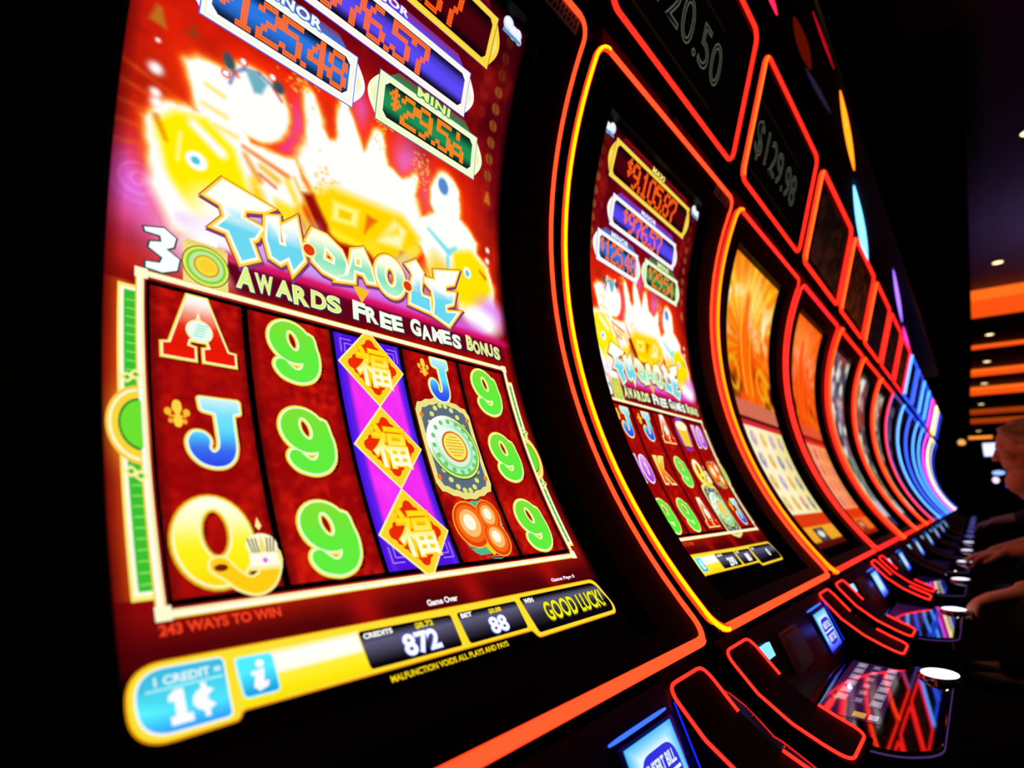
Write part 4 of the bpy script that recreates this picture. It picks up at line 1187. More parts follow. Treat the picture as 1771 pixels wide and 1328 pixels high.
            def am3(x, sm):
                for (y0, z0), (y1, z1) in zip(ARM, ARM[1:]):
                    L = math.hypot(y1 - y0, z1 - z0)
                    if sm <= L: break
                    sm -= L
                f_ = sm / L
                return (x, y0 + (y1 - y0) * f_, z0 + (z1 - z0) * f_ + .0025 + ZO)
            k2 = 'orange' if key in ('amber', 'orange') else key
            strip('light_strip', [am3(*p) for p in dense], am, k2, .0020, False, 'far')
    # upright panel with bill slot, and the glossy deck
    mb = MB()
    extrude_x(mb, [(-.222, -.366 + ZO), (-.232, -.386 + ZO), (-.262, -.455 + ZO), (-.274, -.484 + ZO), (-.22, -.484 + ZO), (-.19, -.42 + ZO)], -.2445, .2445)
    mb.build('service_panel', mat('dark_blue_black', (.007, .007, .02), .35, spec=.08, noise=.1), t)
    dk = MB()
    plan = round_poly([(-.243, -.262), (.243, -.262), (.243, -.40), (.20, -.446), (-.19, -.446), (-.243, -.40)], [0, 0, .03, .05, .03, .03], 6)
    nP = len(plan)
    zf = lambda y: -.481 + (y + .262) * .06 + ZO
    dk.add([(x, y, zf(y)) for x, y in plan] + [(x, y, zf(y) - .035) for x, y in plan], [tuple(range(nP))[::-1]] + [(i, (i + 1) % nP, nP + (i + 1) % nP, nP + i) for i in range(nP)] + [tuple(range(nP, 2 * nP))])
    dko = dk.build('button_deck', M_DECK, t, bevel=.002)
    mb = MB(); extrude_x(mb, [(-.44, -.52 + ZO), (-.30, -.52 + ZO), (-.30, -.62 + ZO), (-.40, -.60 + ZO)], -.24, .24)
    mb.build('deck_support', M_SHELL, t)
    if detail > -2:
        mb = MB(); tube(mb, [(x, y, zf(y) - .006) for x, y in plan[2:]], .0016, 6)
        mb.build('deck_trim', emis('violet_trim', (.05, .02, .11), 1), dko)
    # button panel display
    if detail > -2:
        mb = MB()
        px0, px1, py0, py1 = -.155, .185, -.290, -.372
        def D3(a, b, l=0): y = py0 + (py1 - py0) * b; return (px0 + (px1 - px0) * a, y, zf(y) + .0006 + l)
        on = detail > 0 or k == 2
        base = (66, 20, 62) if on else (20, 6, 34)
        N = 6
        mb.add([D3(i / N, j / N) for j in range(N + 1) for i in range(N + 1)], [(j * (N + 1) + i, (j + 1) * (N + 1) + i, (j + 1) * (N + 1) + i + 1, j * (N + 1) + i + 1) for j in range(N) for i in range(N)],
               [mixc(base, (24, 8, 50), abs(i / N - .5) + .3 * j / N) for j in range(N + 1) for i in range(N + 1)])
        bp = mb.build('button_display', M_PANEL, dko, cols=True)
        if detail > 0:
            for r in range(6):
                for c in range(3):
                    a = .22 + r * .13; b = .14 + c * .29
                    mb = MB(); c0 = (128, 118, 142) if c != 1 else (70, 48, 80)
                    mb.add([D3(a, b, .0005), D3(a + .10, b, .0005), D3(a + .10, b + .19, .0005), D3(a, b + .19, .0005)], [(3, 2, 1, 0)], c0)
                    mb.add([D3(a + .02, b + .04, .0007), D3(a + .08, b + .04, .0007), D3(a + .08, b + .15, .0007), D3(a + .02, b + .15, .0007)], [(3, 2, 1, 0)], mixc(c0, (190, 180, 205), .5))
                    mb.build('touch_button', M_PANEL, bp, cols=True)
            mb = MB()
            mb.add([D3(.03, .55, .0006), D3(.10, .55, .0006), D3(.10, .75, .0006), D3(.03, .75, .0006)], [(3, 2, 1, 0)], (210, 150, 60))
            mb.add([D3(.03, .8, .0006), D3(.10, .8, .0006), D3(.10, .95, .0006), D3(.03, .95, .0006)], [(3, 2, 1, 0)], (170, 160, 180))
            mb.build('touch_icon', M_PANEL, bp, cols=True)
    # round spin button
    mb = MB()
    cx, cy = .182, -.428; cz = zf(cy) - .004
    ns = 28
    for (r0, z0), (r1, z1) in (((.046, 0), (.046, .008)), ((.046, .008), (.040, .013))):
        vs = [(cx + r * cos(2 * pi * i / ns), cy + r * .74 * sin(2 * pi * i / ns), cz + z) for r, z in ((r0, z0), (r1, z1)) for i in range(ns)]
        mb.add(vs, [(i, (i + 1) % ns, ns + (i + 1) % ns, ns + i) for i in range(ns)])
    spb = mb.build('spin_button', M_CHROME, dko, smooth=True)
    mb = MB(); vs = [(cx, cy, cz + .0165)] + [(cx + r * cos(2 * pi * i / ns), cy + r * .74 * sin(2 * pi * i / ns), cz + z) for r, z in ((.026, .0155), (.040, .013)) for i in range(ns)]
    fs = [(0, 1 + i, 1 + (i + 1) % ns) for i in range(ns)] + [(1 + i, 1 + ns + i, 1 + ns + (i + 1) % ns, 1 + (i + 1) % ns) for i in range(ns)]
    wm = emis('white_button_light', (1.5, 1.55, 2.0), 1) if k < 7 else emis('dim_button_light', (.2, .2, .9), 1)
    mb.add(vs, fs); mb.build('spin_button_face', wm, dko)
    # bill acceptor: housing, lit face with lettering, light bar above
    def V3(x, s, l=0.0):
        """upright panel face: s metres down from its top edge"""
        d = Vector((0, -.030, -.069)).normalized(); nn = Vector((0, -.069, .030)).normalized()
        p = Vector((x, -.232, -.386 + ZO)) + d * s + nn * l
        return tuple(p)
    if detail > -2:
        mb = MB()
        x0, x1 = .108, .222
        for a, b, l0, l1 in ((.008, .086, -.004, .004),):
            q = [(x0, a), (x1, a), (x1 - .008, b), (x0 + .008, b)]
            mb.add([V3(x, s, l0) for x, s in q] + [V3(x, s, l1) for x, s in q], [(0, 1, 5, 4), (1, 2, 6, 5), (2, 3, 7, 6), (3, 0, 4, 7), (7, 6, 5, 4)])
        ba = mb.build('bill_acceptor', mat('blue_acceptor', (.02, .06, .5), .3, noise=.1), t)
        mb = MB()
        N = 10
        vs = []; cs = []
        for j in range(N + 1):
            for i in range(N + 1):
                x = x0 + .004 + (x1 - x0 - .012) * i / N; s = .010 + .070 * j / N
                vs.append(V3(x, s, .0045)); e = min(i, N - i, j) / N
                cs.append(mixc((70, 190, 255), (225, 250, 255), e * 5) if e < .2 or detail > 0 else (200, 240, 255))
                if j > 7: cs[-1] = mixc(cs[-1], (40, 60, 255), (j - 7) / 3)
        mb.add(vs, [(j * (N + 1) + i, (j + 1) * (N + 1) + i, (j + 1) * (N + 1) + i + 1, j * (N + 1) + i + 1) for j in range(N) for i in range(N)], cs)
        mb.build('acceptor_light', M_SCREEN, ba, cols=True)
        if detail > 0:
            mb = MB()
            vm = lambda u, v, l: V3(x0 + u / 100, .084 - v / 100, .005 + l * .3)
            lab = round_poly(rect(2.0, 1.2, 9.6, 6.0), 2.2, 6)
            put(mb, poly2([lab]), (52, 50, 225), 1, vm, False)
            put(mb, poly2([rect(2.3, 3.45, 9.3, 3.75)]), (235, 250, 255), 3, vm, False)
            put(mb, fit2(text2('INSERT BILL', .03), 3.0, 8.9, 4.1, 5.3), (240, 252, 255), 3, vm, False)
            put(mb, fit2(text2('INSERT TICKET', .03), 2.9, 8.9, 1.8, 3.0), (240, 252, 255), 3, vm, False)
            mb.build('acceptor_lettering', M_SCREEN, ba, cols=True)
        mb = MB(); y, z = arc(RB - .004, NB)
        tube(mb, [(x0 - .01 + q * .0135, V3(0, .001, .001)[1], V3(0, .001, .001)[2]) for q in range(10)], [.0012, .0018, .002, .002, .002, .002, .002, .002, .0018, .0012], 8)
        mb.build('acceptor_light_bar', emis('blue_bar', (.06, .22, 1.6), 1), ba, smooth=True)
        # side glow tube near the arm
        mb = MB(); tube(mb, [V3(.238, .0 + .01 * i, .004) for i in range(9)], [.001] * 9, 6)
        mb.build('side_light', emis('deep_blue_light', (.01, .02, 1.1), 1), t, smooth=True)
        if k < 4:
            q = V3(.236, .045, .030)
            lm = lamp('acceptor_glow', q, .035, (.05, .12, 1.0), .004); lm.parent = t
        # ticket slot
        mb = MB()
        for a, b, l in ((0.004, .066, .008), (.012, .058, .012)):
            q = [(-.128 + l, a), (-.022 - l, a), (-.022 - l, b), (-.128 + l, b)]
            mb.add([V3(x, s, 0) for x, s in q] + [V3(x, s, l) for x, s in q], [(0, 1, 5, 4), (1, 2, 6, 5), (2, 3, 7, 6), (3, 0, 4, 7), (7, 6, 5, 4)])
        mb.build('ticket_slot', mat('grey_plastic', (.14, .14, .14), .5, noise=.2), t)
        mb = MB(); q = [(-.228, .004), (-.19, .004), (-.19, .024), (-.228, .024)]
        mb.add([V3(x, s, 0) for x, s in q] + [V3(x, s, .006) for x, s in q], [(0, 1, 5, 4), (1, 2, 6, 5), (2, 3, 7, 6), (3, 0, 4, 7), (7, 6, 5, 4)])
        mb.build('card_reader_light', emis('pale_blue_light', (.3, .9, 1.6), 1), t)
    return t

SPEC = [
 (0, 'nearest black slot machine, big curved screen with red game showing 9s and three gold diamonds', 'amber', 'topper', 1),
 (1, 'second slot machine from the left, whole red game screen visible, MAXI plate at its top', 'amber', 'topper', 1),
 (2, 'third slot machine, screen with golden flames over a pale symbol table', 'orange', 'topper', 0),
 (3, 'fourth slot machine, orange red screen between thin red light strips', 'red', 'topper', 0),
 (4, 'fifth slot machine, grey blue screen behind the widest scarlet light strip', 'scarlet', 'topper', 0),
 (5, 'sixth slot machine, just beyond the one with the widest scarlet strip', 'tangerine', 'topper', 0),
 (6, 'seventh slot machine, last one whose frame glows orange', 'tangerine', 'red', -1),
 (7, 'eighth slot machine, dull violet frame under a red topper, before the blue ones', 'violet', 'red', -1),
 (8, 'ninth slot machine, nearest one with a bright sky blue frame', 'cyan', 'cyan', -1),
 (9, 'tenth slot machine, dim blue frame between two bright sky blue ones', 'blue', 'blue', -2),
 (10, 'eleventh slot machine, second of the bright sky blue frames', 'cyan', 'cyan', -2),
 (11, 'twelfth slot machine, sky blue frame directly before the pink one', 'cyan', 'cyan', -2),
 (12, 'thirteenth slot machine, the only one with a pink frame', 'pink', 'pink', -2),
 (13, 'fourteenth slot machine, white and lemon yellow frame', 'lemon', 'lemon', -2),
 (14, 'fifteenth and farthest slot machine, medium blue frame at the end of the row', 'blue', 'blue', -2),
]
game_mesh = None
for k, lab, key, tkey, det in SPEC:
    m = build_machine(k, lab, key, tkey, det)
    if k == 0:
        sc = grid_screen('screen', paint_fortune, 300, 530, m)
        game_mesh = sc.data
        fortune_game(sc, [('A', 'J', 'Q'), ('9', '9', '9'), ('D', 'D', 'D'), ('J', 'M', 'F'), ('9', '9', '9')], ('$9,105.87', '$976.57', '$125.48', '$29.5^'), 'full')
    elif k == 1:
        sc = bpy.data.objects.new('screen', game_mesh); C.objects.link(sc); sc.parent = m
        fortune_game(sc, [('J', '10', '9'), ('J', 'K', '9'), ('A', '9', 'A'), ('B', 'Q', 'M'), ('10', 'F', 'J')], ('$9,105.87', '$976.57', '$125.48', '$29.54'), 'small')
    elif k == 2: grid_screen('screen', lambda u, v: paint_flame(u, v, 0, 5), 90, 160, m)
    elif k == 3: grid_screen('screen', lambda u, v: paint_flame(u, v, 1.6, 15), 60, 110, m)
    else:
        tint = [(150, 160, 200), (150, 90, 90), (160, 170, 130), (90, 80, 190)][(k - 4) % 4]
        grid_screen('screen', lambda u, v: paint_steel(u, v, tint, 11 + k, 0 if k < 7 else .6), 30, 54, m)

# ------------------------------------------------------------------ filler panels between machines with trims whose gold beads stand for glints
for k in range(0, 9):
    xg = X0 + (k + .5) * PITCH
    mb = MB(); mb.box(xg - .0075, xg + .0075, .055, .30, .0, .98 + ZO)
    fl = mb.build('filler_panel', M_MAROON)
    tag(fl, ['maroon filler panel to the right of the nearest slot machine'] [0] if k == 0 else 'maroon filler panel between slot machines %s from the left' % ['one and two', 'two and three', 'three and four', 'four and five', 'five and six', 'six and seven', 'seven and eight', 'eight and nine', 'nine and ten'][k], 'panel', 'filler panels between slot machines')
    path = [(-.20, -.385), (-.24, -.412), (-.29, -.452), (-.34, -.478), (-.375, -.492)]
    t = thing('gap_trim', 'narrow dark trim with added gold glints, arm rest gap %s' % ['beside the nearest machine', 'after the second machine', 'after the third machine', 'after the fourth machine', 'after the fifth machine', 'after the sixth machine', 'after the seventh machine', 'after the eighth machine', 'after the ninth machine'][k], 'trim', (xg, 0, 0), 0, 'trims with glint beads between arm rests')
    mb = MB(); slab(mb, path, -.0125, .0125, .03); mb.box(-.012, .012, -.28, -.20, 0, -.48 + ZO)
    mb.build('trim_body', M_DECK, t)
    if k < 4:  # small gold beads added in place of glints on the trim
        rs = random.Random(3)
        for i in range(6):
            q = i / 5 * 3.7 + .1; j = int(q); f = q - j
            y = path[j][0] * (1 - f) + path[j + 1][0] * f; z = path[j][1] * (1 - f) + path[j + 1][1] * f + ZO
            mb = MB(); r = .0022 if i != 3 else .004
            for a in range(5):
                pass
            ring = [(r * cos(a / 4 * pi / 2), r * sin(a / 4 * pi / 2)) for a in range(5)]
            vs = [((-1) ** i * .004 + rr * cos(b * pi / 4), y + rr * sin(b * pi / 4), z + zz + .0005) for rr, zz in ring for b in range(8)]
            mb.add(vs, [(a * 8 + b, a * 8 + (b + 1) % 8, (a + 1) * 8 + (b + 1) % 8, (a + 1) * 8 + b) for a in range(4) for b in range(8)])
            mb.build('glint_bead', M_GOLD, t, smooth=True)

# ------------------------------------------------------------------ overhead coloured light bars under the canopy
mb = MB(); mb.box(.2, 9.5, -.29, .45, 1.43 + ZO, 1.50 + ZO)
struct(mb.build('trim_1', M_SHELL))
BARS = [
 ('pink', 'hot pink light bar at the top edge, nearest the camera', (1.20, -.20), (1.72, -.182), .012, (2.6, .03, .16)),
 ('darkred', 'dim dark red light bar behind the hot pink one', (1.76, -.225), (2.06, -.215), .016, (.10, .004, .0)),
 ('red', 'thin crimson light bar high above the third machine', (1.79, -.278), (2.13, -.282), .004, (.55, .004, .012)),
 ('slate', 'faint slate coloured light bar left of the amber one', (2.05, -.20), (2.41, -.222), .008, (.018, .014, .035)),
 ('amber', 'bright amber light bar high against the dark ceiling', (2.27, -.280), (2.96, -.229), .0115, (2.6, .60, .02)),
 ('sky', 'long pale sky blue light bar below the amber one', (3.11, -.205), (4.35, -.108), .019, (.45, 1.6, 3.0)),
 ('violetpink', 'blue violet light bar beyond the pale blue one', (4.6, -.235), (6.15, -.155), .011, (.8, .35, 2.6)),
 ('magenta', 'small magenta light bar farthest along the canopy', (6.3, -.15), (7.9, -.09), .013, (1.6, .08, 1.0)),
]
for nm, lab, a, b, r, c in BARS:
    mb = MB(); n = 14
    pts = [(a[0] + (b[0] - a[0]) * i / n, a[1] + (b[1] - a[1]) * i / n, 1.43 + ZO - r) for i in range(n + 1)]
    rad = [max(.0012, r * (math.sin(pi * (i + .35) / (n + .7)) ** .75)) for i in range(n + 1)]
    tube(mb, pts, rad, 10)
    o = mb.build('light_bar', emis('bar_' + nm, c, 1), smooth=True)
    tag(o, lab, 'light bar', 'coloured light bars under the canopy')

# ------------------------------------------------------------------ room
mb = MB(); mb.box(-2.5, 52, -6, .9, -.05, 0)
struct(mb.build('floor', mat('dark_carpet', (.010, .006, .008), .9, spec=.1, noise=.7, nscale=6, bump=.1)))
CH = 3.4 + ZO
mb = MB(); mb.box(-2.5, 52, -6, .9, CH, CH + .1)
struct(mb.build('ceiling', mat('plum_ceiling', (.10, .075, .11), .8, noise=.05, nscale=2)))
mb = MB(); mb.box(-2.5, 52, .8, .9, 0, CH)
struct(mb.build('wall_back', mat('black_wall', (.001, .0008, .0014), .9, spec=.02, noise=.2)))
mb = MB(); mb.box(51.9, 52, -6, .8, 0, CH)
struct(mb.build('wall_far', mat('black_wall', (.001, .0008, .0014), .9, spec=.02, noise=.2)))
mb = MB(); mb.box(-2.5, 52, -6.1, -6, 0, CH)
struct(mb.build('wall_right', mat('black_wall', (.001, .0008, .0014), .9, spec=.02, noise=.2)))
mb = MB(); mb.box(-2.6, -2.5, -6, .8, 0, CH)
struct(mb.build('wall_left', mat('black_wall', (.001, .0008, .0014), .9, spec=.02, noise=.2)))
mb = MB()
side = [(5, -.80), (12.5, -.785), (17.4, -.74), (20.8, -.70), (24.3, -.65), (34, -.60), (34, .8), (5, .8)]
nS = len(side)
mb.add([(x, y, 2.83 + ZO) for x, y in side] + [(x, y, CH) for x, y in side],
       [tuple(range(nS)), tuple(range(nS, 2 * nS))[::-1]] + [(i, nS + i, nS + (i + 1) % nS, (i + 1) % nS) for i in range(nS)])
struct(mb.build('trim_2', mat('black_bulkhead', (.0012, .001, .0016), .9, spec=.02, noise=.2)))
# lit ceiling beams: deep soffits with an orange light cove on the face towards the camera
for X, z1, tilt in ((12.55, 2.89, .05), (17.4, 3.29, .05), (20.8, 3.18, .0), (24.3, 3.11, .0), (30.8, 3.18, 0), (34.6, 3.16, 0)):
    mb = MB(); mb.box(X, X + (.55 if X < 13 else .5), -6, .75, z1 + ZO, CH)
    b = struct(mb.build('trim_3', mat('beam_plum', (.20, .035, .02), .8, noise=.1)))
    h = 3.4 - z1
    f = 1 if X < 30 else .35
    mb = MB(); mb.box(X - .02, X - .002, -5.9, .7, z1 + h * .62 + ZO, CH - .01)
    mb.build('cove_light', emis('cove_upper_%d' % (X < 30), (1.25 * f, .17 * f, .012 * f), 1), b)
    mb = MB(); mb.box(X - .015, X - .002, -5.9, .7, z1 + .01 + ZO, z1 + h * .62 + ZO)
    mb.build('cove_panel', emis('cove_lower_%d' % (X < 30), (1.05 * f, .09 * f, .006 * f), 1), b)

# ceiling downlights
def downlight(x, y, lab, r=.05, power=0, col=(1, .74, .42)):
    t = thing('downlight', lab, 'downlight', (x, y, CH), 0, 'round downlights in the ceiling')
    mb = MB(); n = 20
    vs = [(q * r * cos(2 * pi * i / n), q * r * sin(2 * pi * i / n), z) for q, z in ((1.25, 0), (1.25, -.012), (1, -.012), (1, -.004)) for i in range(n)]
    mb.add(vs, [(a * n + i, a * n + (i + 1) % n, (a + 1) * n + (i + 1) % n, (a + 1) * n + i) for a in range(3) for i in range(n)])
    mb.build('trim_ring', mat('warm_ring', (.3, .25, .2), .4, noise=.1), t)
    mb = MB(); mb.add([(r * cos(2 * pi * i / n), r * sin(2 * pi * i / n), -.009) for i in range(n)], [tuple(range(n))[::-1]])
    mb.build('lens', emis('warm_lens', (3.2, 2.5, 1.2), 1), t)
    if power: lamp('downlight_lamp', (x, y, CH - .05), power, col, .06, 110).parent = None
names = ['nearest the camera and overhead', 'second from the camera, overhead', 'at the right picture edge near the top', 'alone above the widest orange beam',
         'just under the wide orange beam', 'between the second and third orange beams', 'between the third and fourth orange beams', 'under the fourth orange beam', 'second lowest of the vertical line', 'lowest of the vertical line']
for i, (x, y, p) in enumerate(((.4, -1.5, 14), (3.6, -1.35, 20), (7.12, -1.335, 26), (11.16, -1.18, 0), (16.33, -1.14, 0), (19.7, -1.12, 0), (23.6, -1.09, 0), (29.0, -1.03, 0), (36.5, -.98, 0), (41.1, -.95, 0))):
    downlight(x, y, 'warm round ceiling downlight, ' + names[i], .05 * (1 + .03 * x), p)

lamp('added_violet_uplight', (9.8, -2.6, CH - 1.3), 60, (.55, .38, 1.0), .3, 150).rotation_euler = (pi, 0, 0)  # added upward spot without a fixture, brightens the plum ceiling
# lamps and screens far back on the right
t = thing('wall_lamp', 'small amber globe lamp on a dark post left of the orange strip', 'lamp', (12.03, -.405, .71 + ZO))
mb = MB(); n = 12
pts = [(0, 0, -.05 + .1 * i / 8) for i in range(9)]
tube(mb, pts, [.012, .035, .046, .052, .054, .052, .046, .035, .012], 12); mb.build('globe', emis('amber_globe', (1.1, .50, .12), 1), t, smooth=True)
mb = MB(); mb.box(-.02, .03, -.02, .02, -.71 - ZO, -.03); mb.build('post', M_SHELL, t)

def far_screen(x, y0, y1, z0, z1, name, lab, cat, m, stand=True):
    t = thing(name, lab, cat, (x, (y0 + y1) / 2, 0))
    w = abs(y1 - y0) / 2
    mb = MB(); mb.box(0, .05, -w - .02, w + .02, z0 - .02 + ZO, z1 + .02 + ZO); mb.build('housing', M_SHELL, t, bevel=.005)
    mb = MB(); mb.box(-.004, -.001, -w, w, z0 + ZO, z1 + ZO); mb.build('lit_panel', m, t)
    if stand:
        mb = MB(); mb.box(.0, .05, -.04, .04, 0, z0 - .02 + ZO); mb.build('post', M_SHELL, t)
    return t
far_screen(16, -.72, -1.06, .68, .955, 'monitor', 'bright white blue monitor just left of the face of the woman', 'monitor', emis('pale_screen', (1.0, 1.15, 1.7), 1))
far_screen(20, -.49, -1.0, 1.355, 1.435, 'light_sign', 'long amber light strip sign left of the head of the woman', 'sign', emis('amber_sign', (1.3, .34, .03), 1))
# distant machine with coloured lights
t = thing('slot_machine', 'distant slot machine with white, red and blue spots of light beyond the woman', 'slot machine', (12.6, -.98, 0), 0)
mb = MB(); mb.box(0, .5, -.32, .30, 0, .30 + ZO); mb.build('cabinet', M_SHELL, t, bevel=.02)
def spot_light(y, z, ry, rz, col, nm):
    mb = MB(); n = 14
    vs = [(-.01, y + .98 + ry * cos(2 * pi * i / n), z + ZO + rz * sin(2 * pi * i / n)) for i in range(n)] + [(0, y + .98 + ry * cos(2 * pi * i / n), z + ZO + rz * sin(2 * pi * i / n)) for i in range(n)]
    mb.add(vs, [tuple(range(n))] + [(i, (i + 1) % n, n + (i + 1) % n, n + i) for i in range(n)]); mb.build('indicator_light', emis(nm, col, 1), t)
spot_light(-.83, .22, .085, .035, (.5, .75, 1.6), 'i_white'); spot_light(-.78, .10, .045, .05, (1.5, 1.1, 1.5), 'i_pink')
spot_light(-1.03, .235, .045, .028, (1.3, .02, .05), 'i_red'); spot_light(-.98, .14, .06, .035, (1.4, .03, .06), 'i_red2')
spot_light(-.99, .06, .05, .025, (.5, .8, 1.3), 'i_aqua'); spot_light(-.93, .0, .035, .022, (.12, .15, 1.4), 'i_blue')

# ------------------------------------------------------------------ people
def cap(bm, p0, p1, r0, r1, seg=14):
    """tapered capsule"""
    p0 = Vector(p0); p1 = Vector(p1); d = p1 - p0; L = d.length
    if L < 1e-6: d = Vector((0, 0, 1)); L = 1e-6
    q = d.to_track_quat('Z', 'Y')
    prof = []
    for i in range(5): a = -pi / 2 + i * pi / 8; prof.append((r0 * cos(a), r0 * sin(a)))
    for i in range(5): a = i * pi / 8; prof.append((r1 * cos(a), L + r1 * sin(a)))
    rings = []
    for r, z in prof:
        r = max(r, 1e-4)
        rings.append([bm.verts.new(p0 + q @ Vector((r * cos(2 * pi * k / seg), r * sin(2 * pi * k / seg), z))) for k in range(seg)])
    for a, b in zip(rings, rings[1:]):
        for k in range(seg): bm.faces.new((a[k], a[(k + 1) % seg], b[(k + 1) % seg], b[k]))
    bm.faces.new(rings[0][::-1]); bm.faces.new(rings[-1])
def ellips(bm, c, r, rot=None, seg=18):
    M = Matrix.Translation(c) @ (rot.to_4x4() if rot else Matrix()) @ Matrix.Diagonal((*r, 1))
    bmesh.ops.create_uvsphere(bm, u_segments=seg, v_segments=seg // 2 + 3, radius=1, matrix=M)
def chain(bm, pts, rs):
    for a, b, r0, r1 in zip(pts, pts[1:], rs, rs[1:]): cap(bm, a, b, r0, r1)
def remesh(bm, name, m, parent, voxel, smooth=4):
    me = bpy.data.meshes.new(name); bm.to_mesh(me); bm.free()
    o = bpy.data.objects.new(name, me); C.objects.link(o)
    r = o.modifiers.new('remesh', 'REMESH'); r.mode = 'VOXEL'; r.voxel_size = voxel
    s = o.modifiers.new('smooth', 'SMOOTH'); s.iterations = smooth; s.factor = .5
    bpy.context.view_layer.update()
    ev = o.evaluated_get(bpy.context.evaluated_depsgraph_get())
    m2 = bpy.data.meshes.new_from_object(ev)
    C.objects.unlink(o); bpy.data.objects.remove(o)
    m2.polygons.foreach_set('use_smooth', [True] * len(m2.polygons))
    m2.materials.clear(); m2.materials.append(m)
    o = bpy.data.objects.new(name, m2); C.objects.link(o)
    if parent: o.parent = parent
    return o

def hand(bm, wrist, tip_dir, palm_n, side, press=False):
    """palm, four unequal bent fingers and a thumb from the side of the palm"""
    w = Vector(wrist); d = Vector(tip_dir).normalized(); n = Vector(palm_n).normalized(); s = d.cross(n).normalized() * side
    for k in (-1.5, -.5, .5, 1.5):
        cap(bm, w + s * k * .010, w + d * .085 + s * k * .0195, .014, .0105)
    L = [.068, .078, .073, .058]
    for i, k in enumerate((1.5, .5, -.5, -1.5)):
        b = w + d * .085 + s * k * .0195
        curl = .35 + .12 * i
        p1 = b + (d * cos(.25) + n * sin(.25)) * L[i] * .46
        p2 = p1 + (d * cos(curl + .3) + n * sin(curl + .3)) * L[i] * .32
        p3 = p2 + (d * cos(curl + .7) + n * sin(curl + .7)) * L[i] * .26
        chain(bm, [b, p1, p2, p3], [.0098, .0088, .008, .0068])
    t0 = w + d * .02 + s * .028
    t1 = t0 + (d * .6 + s * .7).normalized() * .035 + n * .008
    t2 = t1 + (d * .85 + s * .35).normalized() * .03 + n * .01
    t3 = t2 + d * .022 + n * .006
    chain(bm, [t0, t1, t2, t3], [.014, .0115, .0098, .0075])

